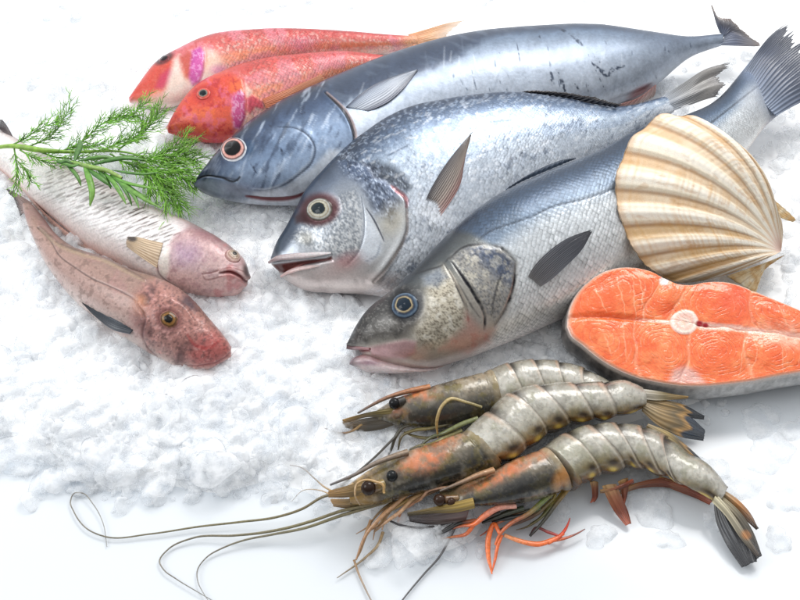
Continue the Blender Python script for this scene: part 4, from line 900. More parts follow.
# ------------------------------------------------------------------ SALMON STEAK
def build_salmon():
    pl = plane3((575, 330, 36), (670, 276, 46), (800, 372, 30)); n = pl[1]
    out = [(567,326),(569,310),(575,296),(586,283),(600,273),(616,267.5),(636,267),(652,271),(664,277),(676,282.5),(692,284),(706,281.5),(722,281),(738,284),(756,291),(776,299),(800,309),(830,322),(856,336),(868,350),(856,362),(830,368),(800,372),(776,376),(752,380.5),(728,383.5),(704,385.5),(682,385),(660,382),(638,377),(616,368),(598,357),(582,344),(571,335)]
    NA, NR_ = 640, 190
    O = curve(out + out[:1], NA+1)[:-1]; cen = np.array((684.0, 322.5))
    r = np.linspace(0.0, 1, NR_)**.85
    G = cen + (O-cen)[:, None]*r[None, :, None]
    G3 = PP(G.reshape(-1, 2), pl).reshape(NA, NR_, 3)
    X, Y = G[..., 0], G[..., 1]; U = np.repeat(r[None], NA, 0)
    n1 = fbm(X, Y, 18, 91); n2 = fbm(X, Y, 6, 92); n3 = fbm(X, Y, 2, 93, 2)
    c = ramp(n1*.6+n2*.4, [(.25,(236,96,42)),(.5,(243,116,60)),(.75,(248,146,90))])
    # flakes: white connective sheets curl round the centre of each muscle block
    sep = [(566,318),(590,316),(620,317),(650,320),(672,323)]; sep2 = [(698,325),(720,327),(745,329),(775,333),(810,338),(850,345)]
    ds, _ = pd(X, Y, sep); ds2, _ = pd(X, Y, sep2)
    lobes = [(616,290,46,24,-18,'ul'),(668,292,22,17,-25,'um'),(716,303,38,21,12,'ur'),(600,338,38,24,32,'ll'),(664,346,26,27,20,'lm'),(714,350,34,27,-6,'lr'),(772,352,34,20,4,'r'),(782,314,30,13,22,'r2')]
    best = np.full(X.shape, 9.0); idx = np.zeros(X.shape, int); sec = np.full(X.shape, 9.0)
    wx = X + 2.5*(n2-.5) + 16*(fbm(X, Y, 26, 94, 2)-.5); wy = Y + 2.5*(fbm(X, Y, 7, 95)-.5) + 16*(fbm(X, Y, 26, 96, 2)-.5)
    for k, (cx, cy, rx, ry, ang, _) in enumerate(lobes):
        a = math.radians(ang); x = (wx-cx)*math.cos(a)+(wy-cy)*math.sin(a); y = -(wx-cx)*math.sin(a)+(wy-cy)*math.cos(a)
        # upper and lower blocks stay on their side of the mid line
        dd = np.hypot(x/rx, y/ry)
        upm = cy < 322
        midy = np.interp(X, [560,620,684,745,850], [318,317,322.5,329,345])
        dd = dd + 1.2*sm(0, 5, (Y-midy) if upm else (midy-Y))
        sec = np.where(dd < best, best, np.minimum(sec, dd)); idx = np.where(dd < best, k, idx); best = np.minimum(best, dd)
    per = np.array([.19,.18,.145,.17,.145,.125,.17,.24])[idx]
    f = (best/per + .25*idx) % 1.0
    ln = np.exp(-((np.minimum(f, 1-f))/(.075))**2)*sm(.06,.2,best)*(.1+.9*sm(.38,.62,fbm(X, Y, 10, 99)))
    c = mix(c, (253,192,152), ln*(.22+.3*sm(.35,.6,n2)))
    c = mix(c, (214,76,34), np.exp(-((f-.13)/.07)**2)*.6*sm(.1,.3,best))
    edg = sm(.16, .02, sec-best)
    c = mix(c, (250,176,138), edg*.4)
    c = mix(c, (244,108,52), blob(X, Y, 590, 300, 26, 20, -30, .8)*.55); c = mix(c, (228,80,60), blob(X, Y, 735, 300, 26, 14, 15, .9)*.4)
    c = mix(c, (234,96,30), blob(X, Y, 600, 313, 26, 6, 8, .8)*.5)
    for q in ([(594,287),(606,312)],[(616,276),(626,314)],[(632,277),(636,318)],[(640,278),(644,318)],[(645,284),(640,310)],[(604,336),(612,356)],[(624,330),(626,362)],[(745,330),(743,352),(738,376)],[(752,330),(756,352),(750,374)],[(690,360),(688,374)],[(775,300),(790,330)],[(780,340),(784,372)]):
        c = mix(c, (252,196,156), line(X+2.5*(n2-.5)*2, Y, q, .5, 1.0)*.55)
    c = mix(c, (246,200,180), sm(3.0, 1.0, ds + 1.5*(n2-.5))*sm(630, 655, X)*.9); c = mix(c, (214,90,44), line(X, Y, sep[:4], 1.5, 3)*.7)
    c = mix(c, (248,206,190), sm(4.5, 1.2, ds2 + 2*(n2-.5))*.9)
    c = mix(c, (247,190,168), sm(790,740,-X+1560)*0)
    pal = blob(X, Y, 800, 338, 44, 11, 8, .8); c = mix(c, (246,186,160), pal*(.4+.5*sm(.4,.6,n2)))
    c = mix(c, (226,186,176), inp(X, Y, [(674,370),(686,366),(696,372),(706,384),(668,384)], 4)*.8)
    c = mix(c, (246,178,146), sm(.95,.985,U)*.8); c = mix(c, (224,198,186), sm(.98,.995,U)*.8)
    c = mix(c, (236,226,222), blob(X, Y, 664, 281, 4.5, 5, 40, .3)*.95)
    # backbone
    bd = np.hypot((X-684)/14.5, (Y-322.5)/12.5)
    c = mix(c, (244,214,200), sm(1.05,.9,bd)); c = mix(c, (246,190,172), np.exp(-((bd-.55)/.14)**2)*.7); c = mix(c, (248,228,216), np.exp(-((bd-.8)/.09)**2)*.8); c = mix(c, (240,196,170), sm(.3,.1,bd)*.6)
    c = mix(c, (176,26,40), np.maximum(blob(X, Y, 699.5, 323.5, 3.6, 2.4, 10, .4), blob(X, Y, 705.5, 325, 3.2, 1.9, 10, .4)))
    c = c*(.95+.1*n2[..., None])
    hgt = 2.0*(1-np.minimum(best, 1.2)**2)*sm(0,.25,1-U)*.7 - .3*ln - .35*edg - 1.2*sm(5, 0, ds)*(X < 655) - .5*sm(4, 0, ds2) + .8*sm(1.1,.8,bd) - 1.3*sm(.955,1,U)**2 + .5*(n2-.5)
    V = G3 + n*(hgt*MM)[..., None]
    # skin wall
    TH = 31.0; K = 34; w = np.linspace(0, 1, K)
    rim = V[:, -1]; outd = nrm(np.cross(np.roll(rim, -1, 0)-np.roll(rim, 1, 0), n)); outd *= np.sign(np.sum(outd*(rim-rim.mean(0)), -1).mean())
    W3 = rim[:, None] - n*(TH*w*MM)[None, :, None] + outd[:, None]*((2.2*np.sin(np.pi*np.minimum(w*1.15, 1)) - 3.2*w**3)*MM)[None, :, None]
    u = np.linspace(0, 1, NA, endpoint=False); UU = np.repeat(u[:, None], K, 1); WW = np.repeat(w[None], NA, 0)
    Xr = np.repeat(O[:, 0:1], K, 1); Yr = np.repeat(O[:, 1:2], K, 1)
    nn = fbm(UU*220, WW*10, 6, 97); nm = fbm(UU*900, WW*40, 6, 98)
    front = np.where(Yr > 320, 1.0, 0.0)
    cs = ramp(nn*.5+nm*.5, [(.3,(54,52,52)),(.5,(88,84,82)),(.7,(128,122,118))])
    silv = sm(620, 720, Xr)*front
    cs = cs*(1-silv[..., None]) + ramp(nn*.5+nm*.5, [(.3,(150,148,146)),(.5,(188,186,184)),(.7,(216,214,212))])*silv[..., None]
    cs = mix(cs, (210,196,188), sm(.13,.03,WW)*.8); cs = mix(cs, (60,58,60), sm(.3,.9,WW)*sm(.45,.6,nn)*silv*.6)
    t = thing('salmon_steak', tuple(G3[:, -1].mean(0)-n*TH*MM), 'orange salmon steak with pale round backbone and dark silvery skin lying cut face up', 'salmon steak')
    F = np.vstack([grid_faces(NR_, NA, True)]);
    Vt = V.transpose(1, 0, 2); ct = c.transpose(1, 0, 2)
    mesh('flesh', Vt.reshape(-1, 3), grid_faces(NR_, NA, True), M_meat, t, ct.reshape(-1, 3))
    Wt = W3.transpose(1, 0, 2); cst = cs.transpose(1, 0, 2)
    vs = np.vstack([Wt.reshape(-1, 3), Wt[-1].mean(0)]); fc = [tuple(f) for f in grid_faces(K, NA, True).tolist()]
    fc += [((K-1)*NA+j, (K-1)*NA+(j+1) % NA, K*NA) for j in range(NA)]
    mk = np.zeros((len(vs), 3)); mk[:, 0] = .15
    mesh('skin', vs, fc, M_soft, t, np.vstack([cst.reshape(-1, 3), cst[-1].mean(0)]), mk)
build_salmon()
# ------------------------------------------------------------------ TIGER SHRIMPS
def Q(pts, h):
    pts = np.asarray(pts, float); h = np.broadcast_to(np.asarray(h, float), len(pts))
    return P(pts, h)
ORNG = (232,128,70); OLIVE = (120,108,60); DARK = (44,44,44); TAN = (186,150,96); GREY = (160,154,146)
def shrimp_skin(X, Y, v, sd):
    n1 = fbm(X, Y, 16, sd); n2 = fbm(X, Y, 5, sd+1); n3 = fbm(X, Y, 2.2, sd+2, 3); return n1, n2, n3
def carapace(t, pairs, h, th, sd, orange, dark, hV=None, extra=None, NS=240, NR=120):
    L = loft(pairs, h, hV if hV is not None else h, th, NS, NR)
    X, Y, v, s = L['X'], L['Y'], L['v'], L['s']; n1, n2, n3 = shrimp_skin(X, Y, v, sd)
    c = ramp(v+.18*(n1-.5), [(0,(146,132,106)),(.18,(172,160,140)),(.4,(140,130,112)),(.6,(92,86,74)),(.8,(58,56,48)),(1,(92,82,60))])
    c = mix(c, (192,184,168), sm(.52,.7,n1)*.6); c = mix(c, (76,80,78), sm(.45,.3,n1)*.5); c = mix(c, (132,120,66), sm(.52,.66,fbm(X, Y, 9, sd+5))*.65); c = mix(c, (60,60,58), sm(.56,.7,fbm(X*.5+Y, Y*.5-X, 5, sd+6))*.4); c = mix(c, (214,206,192), sm(.6,.72,n3)*.15)
    for (cx, cy, rx, ry, a, q) in orange: c = mix(c, (226,140,92), blob(X, Y, cx, cy, rx, ry, a, .95)*q*(.15+.8*sm(.35,.65,n1*.5+n2*.5)))
    for (cx, cy, rx, ry, a, q) in dark: c = mix(c, (54,54,54), blob(X, Y, cx, cy, rx, ry, a, .8)*q*(.6+.6*n2))
    rim = sm(.93, .97, s); c = mix(c, (186,170,136), rim*.4); c = mix(c, (120,90,50), sm(.965,.985,s)*sm(.5,.9,v)*.6)
    if extra: c = extra(c, X, Y, v, s, n1, n2)
    d = .5*(n1-.5) + .25*(n2-.5) - .5*np.exp(-((s-.93)/.012)**2) + .5*sm(.94,.99,s)
    loft_mesh('carapace', L, M_shrimp, t, c, np.stack([0*v+.05, 0*v, 1+0*v], -1), d)
    return Surf(L)
def abdomen(t, pairs, h, th, sd, cuts, hV=None, spots=True, NS=420, NR=130, under=(150,110,56), bandx=None):
    L = loft(pairs, h, hV if hV is not None else h, th, NS, NR)
    X, Y, v, s = L['X'], L['Y'], L['v'], L['s']; n1, n2, n3 = shrimp_skin(X, Y, v, sd)
    c = ramp(v+.1*(n1-.5), [(0,(140,134,120)),(.15,(170,165,152)),(.4,(208,205,196)),(.55,(198,193,178)),(.66,(172,152,112)),(.76,under),(.9,(112,78,44))])
    c = mix(c, (222,220,216), sm(.52,.68,n2)*.25*sm(.8,.6,v)); c = mix(c, (150,146,136), sm(.5,.3,fbm(X, Y, 11, sd+7))*.4); c = mix(c, (130,126,118), sm(.44,.32,n3)*.3)
    c = mix(c, (150,150,120), sm(.55,.7,n1)*.35)
    d = .35*(n2-.5)+.25*(n1-.5)
    # overlapping rings: each shell is proud at its rear edge, then drops; rear edges slant
    ss = s + .018*np.cos(v*np.pi) + .012*np.sin(v*5)
    ce = np.concatenate([[0], cuts, [1.02]])
    for k in range(len(ce)-1):
        a, b = ce[k], ce[k+1]; m = (ss >= a) & (ss < b); f = (ss-a)/(b-a)
        d = d + np.where(m, 0.85*f**1.6 + .45*np.sin(np.pi*np.clip(f, 0, 1)), 0)
        if k < len(ce)-2:
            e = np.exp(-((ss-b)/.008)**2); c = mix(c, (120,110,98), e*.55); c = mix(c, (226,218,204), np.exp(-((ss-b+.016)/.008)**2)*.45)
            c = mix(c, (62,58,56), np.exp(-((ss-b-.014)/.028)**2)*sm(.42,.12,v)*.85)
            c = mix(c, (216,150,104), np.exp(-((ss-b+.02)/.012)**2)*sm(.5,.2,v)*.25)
        if spots:
            fm = (f-.6)/.2; sp = np.exp(-fm**2)*np.exp(-((v-.68)/.05)**2)*m; c = mix(c, (60,42,28), np.clip(sp*1.2, 0, 1)*.85)
            yl = np.exp(-((f-.45)/.14)**2)*np.exp(-((v-.79)/.045)**2)*m; c = mix(c, (232,206,110), np.clip(yl*1.3, 0, 1)*.9)
            # lower lobes of the rings
            d = d - np.where(m, 1.8*sm(.68,.78,v)*(1-np.sin(np.pi*np.clip(f, 0, 1))*.8), 0)
    d = d - 1.0*sm(.8,.92,v)
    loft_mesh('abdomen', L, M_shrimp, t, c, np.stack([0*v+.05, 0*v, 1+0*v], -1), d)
    return Surf(L)
def rostrum(t, pts, hs, teeth, col0, col1, w0=2.6):
    C = Q(pts, hs); n = 60; c = curve(C, n)
    up2 = np.array([0, -.25, 1.0]); T = nrm(np.gradient(c, axis=0)); sidev = nrm(np.cross(T, [0, -.6, .8]));
    dn = nrm(np.cross(T, sidev)); dn *= np.sign(np.sum(dn*np.array([0, 1, .4]), -1, keepdims=True))
    x = np.linspace(0, 1, n); saw = np.where((x*teeth) % 1 > .35, 0, 1-(x*teeth) % 1/.35)*(x > .06)
    hgt = (1.0 + 1.3*saw)*MM; low = (w0*(1-.75*x))*MM; wd = (1.5*(1-.8*x)+.25)*MM
    ring = np.stack([c+dn*hgt[:, None], c+sidev*wd[:, None], c-dn*low[:, None], c-sidev*wd[:, None]], 1)
    F = grid_faces(n, 4, True)
    col = np.repeat(ramp(x, [(0,col0),(1,col1)])[:, None], 4, 1); col[:, 0] *= .5
    return mesh('rostrum', ring.reshape(-1, 3), F, M_limb, t, col.reshape(-1, 3), np.zeros((n*4, 3)), smooth=False)
def blade(nm, t, outl_a, outl_b, ha, hb, cf, nu=26, nv=50, nr=3, amp=.35, mat=None):
    A = Q(outl_a, ha); B = Q(outl_b, hb); M_ = (A+B)/2 + np.array([0, -.2, .9])*1.3*MM
    return fin(nm, [A, M_, B], mat or M_fin, t, cf, nu=nu, nv=nv, nr=nr, amp=amp, jag=.01, thick=.7)
def legs(t, specs):
    for pts, hs, rad, bands in specs:
        tube('leg', Q(pts, hs), [q*.7 for q in rad], M_limb, t, None, None, n=46, k=9, flat=.75, bands=[(a, b) for a, b in bands])
def feel(t, pts, hs, rad, bands, n=110):
    tube('antenna', Q(pts, hs), [q*.82 for q in rad], M_limb, t, None, None, n=n, k=6, bands=bands)
def ball(nm, t, p, h, r, col):
    c = Q([p], h)[0]; a = np.linspace(0, np.pi, 14); b = np.linspace(0, 2*np.pi, 20, endpoint=False)
    V = c + r*MM*np.stack([np.sin(a)[:, None]*np.cos(b), np.sin(a)[:, None]*np.sin(b), np.cos(a)[:, None]*np.ones(20)], -1)
    mesh(nm, V.reshape(-1, 3), grid_faces(14, 20, True), M_eye, t, np.broadcast_to(lin(col), (280, 3)), np.zeros((280, 3)))
GRP = 'raw striped shrimps on the ice'
def scale_cols(base, tipc):
    return lambda u, w, x, y, r: mix(mix(ramp(w, [(0,base),(.55,tuple(.8*a for a in base)),(1,tipc)]), (40,38,34), sm(.6,1,u)*.35), (70,60,40), (1-r)*.25)
def build_shrimp_back():
    t = thing('shrimp', tuple(P(np.array((460., 415.)), 3)), 'shrimp at the back of the pile, its head just below the front silver fish', 'shrimp', GRP)
    pr = [(377,410,378,420),(392,400.5,394,425),(420,390,423,430),(455,379.5,462,430),(490,370.5,500,418)]
    sf = carapace(t, pr, [18,20,23,25,25], [5,8,11,13,13], 101, [(412,394,16,5,-14,.9),(424,397,14,4,-10,.6),(398,412,8,5,0,.5)], [(440,412,30,12,-10,.7),(470,408,14,10,0,.5)], hV=[14,13,12,12,13])
    ab = abdomen(t, [(487,371.5,499,418),(512,363,524,408),(545,360.5,552,400),(575,366,577,398),(596,375,592,400),(614,385,606,402)], [25,26,26,26,24,20], [12.5,13,12,11,9,6], 111, [.2,.4,.6,.79], hV=13, spots=False)
    rostrum(t, [(430,387),(405,392),(385,398.5),(372,405),(358,413)], [27,27,26,25,24], 9, (190,130,90), (96,86,80))
    blade('antennal_scale', t, [(412,404),(390,408),(362,414),(342,420)], [(411,415),(394,417),(366,417),(343,423)], [25,24,22,20], [22,20,19,18], scale_cols((150,132,74), (190,150,90)))
    blade('antennal_scale', t, [(398,412),(380,416),(360,419),(342,423)], [(396,424),(382,429),(362,431),(345,427)], [20,18,17,16], [14,12,11,11], scale_cols((112,104,92), (150,124,86)))
    ball('eye', t, (394.5, 403.5), 27, 3.2, (18,18,20))
    tube('eyestalk', Q([(404,400),(397,403)], [26,27]), [2.2,2.6], M_limb, t, (60,56,50), (40,38,38), n=10)
    L1 = (122,110,62); L2 = (176,156,108); L3 = (70,66,54)
    legs(t, [([(482,407),(466,402),(450,399),(442,406),(437,420),(438,438)], [30,32,33,32,27,18], [1.2,1.3,1.5,1.4,1.3,.6], [(0,L1),(.4,L2),(1,(150,122,70))]),
             ([(478,418),(462,424),(446,432),(430,438),(418,448)], [26,25,22,16,12], [1.9,2.1,1.9,1.5,.8], [(0,(120,124,80)),(.5,(106,112,72)),(1,L3)]),
             ([(462,430),(446,437),(432,444),(418,446),(405,452)], [22,20,16,12,8], [1.8,1.9,1.7,1.2,.6], [(0,(150,146,98)),(.6,L1),(1,L3)]),
             ([(455,422),(432,428),(412,431),(402,436),(398,450)], [20,18,16,14,9], [1.8,1.7,1.5,1.3,.6], [(0,L3),(.5,L1),(1,L3)]),
             ([(448,432),(430,438),(414,436),(404,432)], [16,14,13,14], [1.7,1.6,1.4,.8], [(0,(60,58,48)),(1,L1)]),
             ([(415,424),(402,428),(396,436),(390,452),(386,458)], [17,16,14,8,6], [1.4,1.5,1.5,1.1,.5], [(0,L3),(.6,(74,72,60)),(1,(60,58,54))])])
    feel(t, [(362,424),(352,431),(341,433),(330,430),(320,427)], [15,12,10,9,9], [.9,.8,.6,.4,.2], [(0,TAN),(.4,(130,100,70)),(1,(150,140,140))], 40)
    feel(t, [(358,428),(346,433),(334,440),(320,450)], [13,9,7,6], [.8,.6,.4,.2], [(0,TAN),(.4,(110,92,80)),(1,(150,146,146))], 40)
    feel(t, [(398,434),(390,442),(376,456),(360,470),(345,482),(320,499)], [14,14,13,12,9,6], [.9,.9,.8,.8,.7,.6], [(0,(70,66,60)),(1,(90,88,84))], 70)
def build_shrimp_mid():
    t = thing('shrimp', tuple(P(np.array((520., 440.)), 3)), 'middle shrimp of the pile, its black and tan tail fan spread below the salmon', 'shrimp', GRP)
    pr = [(348,485,350,505),(372,468,376,505),(402,453.5,408,496),(432,443,446,487),(470,429,500,470)]
    def ex(c, X, Y, v, s, n1, n2):
        c = mix(c, (196,160,96), sm(.3,.05,s)*.7); c = mix(c, (60,52,40), sm(.3,.1,s)*sm(.55,.7,n2)*.5)
        return c
    sf = carapace(t, pr, [22,25,29,32,32], [6,9,12,14,14.5], 121, [(428,457,16,12,-40,.95),(440,447,12,8,-30,.9),(408,466,12,7,-20,.6),(452,440,10,6,-30,.6)], [(440,476,30,6,-22,.85),(392,474,9,7,0,.5),(470,455,10,8,0,.3)], hV=[16,16,15,15,16], extra=ex)
    ab = abdomen(t, [(466,430.5,496,470),(488,412.5,518,460),(512,392,544,441),(541,385,566,430),(571,383,586,425),(602,383,606,422),(622,381,626,417),(641,388,642,409)], [32,33,33,33,32,30,28,25], [14.5,15,14.5,14,13,12,10,6], 131, [.17,.33,.49,.66,.80], hV=[16,17,18,18,18,18,18,18])
    rostrum(t, [(408,452),(392,457),(374,464),(356,474),(330,485)], [34,34,33,31,28], 9, (150,130,110), (96,92,92), 3.0)
    blade('antennal_scale', t, [(382,480),(366,482),(346,486),(328,491)], [(384,492),(366,494),(348,497),(328,497)], [30,29,27,25], [26,25,23,21], scale_cols((186,150,92), (206,160,96)))
    blade('antennal_scale', t, [(390,494),(368,498),(346,500),(330,500)], [(388,501),(370,506),(350,508),(333,506)], [24,22,20,18], [17,15,13,12], scale_cols((166,140,84), (214,164,90)))
    ball('eye', t, (368.5, 488), 31, 3.9, (40,24,16)); ball('eye', t, (392, 476), 33, 3.0, (24,26,28))
    tube('eyestalk', Q([(384,484),(372,487.5)], [29,30]), [2.6,3.2], M_limb, t, (150,130,80), (96,66,40), n=10)
    leg_c = [(0,(150,120,80)),(.5,(196,150,110)),(1,(150,112,76))]
    legs(t, [([(440,487),(422,489),(408,494),(396,504),(380,518),(366,535),(356,560)], [17,17,17,16,14,9,4], [1.5,1.6,1.7,1.6,1.5,1.2,.7], leg_c),
             ([(432,490),(414,498),(400,512),(386,522),(374,532)], [15,16,15,12,8], [1.5,1.7,1.6,1.4,.8], [(0,TAN),(.6,(204,160,124)),(1,(150,120,90))]),
             ([(408,500),(398,506),(388,512),(380,524),(371,530)], [14,14,13,10,6], [1.6,1.5,1.5,1.2,.6], [(0,(180,150,90)),(1,(140,100,66))]),
             ([(420,494),(412,504),(402,510),(398,522)], [14,13,11,6], [1.3,1.4,1.3,.6], [(0,(206,160,130)),(1,(224,150,110))]),
             ([(371,520),(364,540),(358,556),(354,562)], [8,6,4,3], [1.3,1.4,1.0,.4], [(0,(160,120,80)),(1,(176,140,96))])])
    legs(t, [([(448,486),(432,492),(416,500),(404,508),(394,520)], [18,16,14,11,6], [1.2,1.4,1.3,1.0,.4], [(0,(120,90,60)),(.5,(186,146,110)),(1,(140,104,76))]),
             ([(426,492),(410,498),(394,508),(386,518),(382,530)], [15,14,12,8,5], [1.1,1.2,1.1,.8,.4], [(0,(170,130,84)),(1,(196,150,110))]),
             ([(404,498),(392,504),(382,514),(376,526),(373,540)], [13,12,9,6,4], [1.0,1.1,1.0,.8,.3], [(0,(150,116,70)),(1,(170,126,84))]),
             ([(396,500),(384,508),(376,516),(366,528),(356,534)], [12,11,9,6,4], [.9,1.0,.9,.7,.3], [(0,(130,104,64)),(1,(150,116,80))])])
    feel(t, [(384,493),(383,485),(376,482),(366,480),(357,484),(355,494),(360,505)], [30,33,34,34,33,31,24], [.9,.9,.9,.8,.7,.6,.4], [(0,TAN),(1,(176,146,110))], 50)
    feel(t, [(383,532),(378,545),(366,557),(337,578)], [4,3,2.5,2], [1.1,1.0,.7,.3], [(0,(170,140,96)),(1,(140,128,110))], 40)
    feel(t, [(354,560),(358,572),(366,590),(374,606)], [3,2,2,2], [.8,.7,.6,.5], [(0,(160,124,84)),(1,(150,140,130))], 40)
    # the three long feelers
    G1 = [(0,(110,96,66)),(.3,(124,116,84)),(.8,(120,114,104)),(1,(150,150,148))]
    feel(t, [(352,492),(338,494),(324,496.5),(302,509),(277,517),(240,522),(200,526.5),(150,534),(107,537),(88,529.5),(74,512),(70.5,501),(74,493.5),(82,493),(93,504),(103,523),(107,547)], [22,18,14,9,6,4,3,2.5,2,2,2,2,2.5,3,2.5,2,1], [1.0,.9,.75,.6,.5,.4,.25], G1, 260)
    feel(t, [(392,498),(368,505),(340,511.5),(312,521),(287,528),(260,533),(235,535.5),(193,538),(168.5,549),(159.5,561),(164,570),(175.5,578.5),(196,591),(222,606)], [20,17,13,9,7,5,4,3,2,2,2,2,2,2], [1.2,1.1,1.0,.8,.6,.4,.25], G1, 200)
    feel(t, [(392,500),(366,508),(340,516),(305,528),(270,535),(245,540),(225,547),(207,557),(197.5,570),(198,582),(204,594),(212,606)], [18,15,11,8,5,4,3,2,2,2,2,2], [1.3,1.2,1.0,.8,.6,.4,.25], G1, 200)
    feel(t, [(334,492),(326,488),(314,478),(300,467),(290,465)], [23,22,18,14,12], [.6,.6,.5,.4,.25], [(0,TAN),(.4,(150,140,130)),(1,(176,172,170))], 40)
    feel(t, [(334,496),(318,490),(302,491),(291,502)], [20,17,13,10], [.5,.4,.3,.2], [(0,TAN),(1,(190,188,186))], 40)
    feel(t, [(388,520),(400,525),(416,527.5),(436,526),(452,522)], [10,9,9,9,10], [.7,.8,.8,.7,.5], [(0,(60,58,62)),(1,(70,66,66))], 50)
    # tail: telson spike, three fan lobes and a folded one below
    def lobe(base, mid, tip): return lambda u, w, x, y, r: mix(ramp(w+.08*np.sin(u*9), [(0,(176,156,120)),(.35,base),(.55,mid),(.68,(206,160,96)),(.74,tip),(1,tuple(.8*a for a in tip))]), (60,54,44), (1-r)*.4)
    blade('tail_lobe', t, [(644,398),(662,400),(684,405),(704,416)], [(644,404),(660,410),(684,417),(704.5,419.5)], [22,20,17,13], [20,18,15,12], lobe((170,140,92),(120,104,76),(58,64,72)), nr=4)
    blade('tail_lobe', t, [(643,402),(662,408),(686,414),(705,430)], [(642,411),(656,424),(682,437),(704,441)], [23,22,18,13], [20,18,14,10], lobe((176,146,100),(124,108,80),(60,72,88)), nr=5)
    blade('tail_lobe', t, [(648,424),(668,432),(688,447),(706,464)], [(646,427),(662,440),(684,456),(706,467)], [20,19,17,14], [19,17,15,13], lobe((186,160,100),(96,84,60),(44,44,48)), nr=3)
    blade('telson', t, [(640,389),(656,391),(672,394),(688,397)], [(641,399),(656,400.5),(672,399.5),(688,398)], [24,23,21,19], [23,22,20,19], lambda u, w, x, y, r: ramp(w, [(0,(186,180,168)),(.5,(150,136,104)),(1,(206,170,110))]), nr=2)
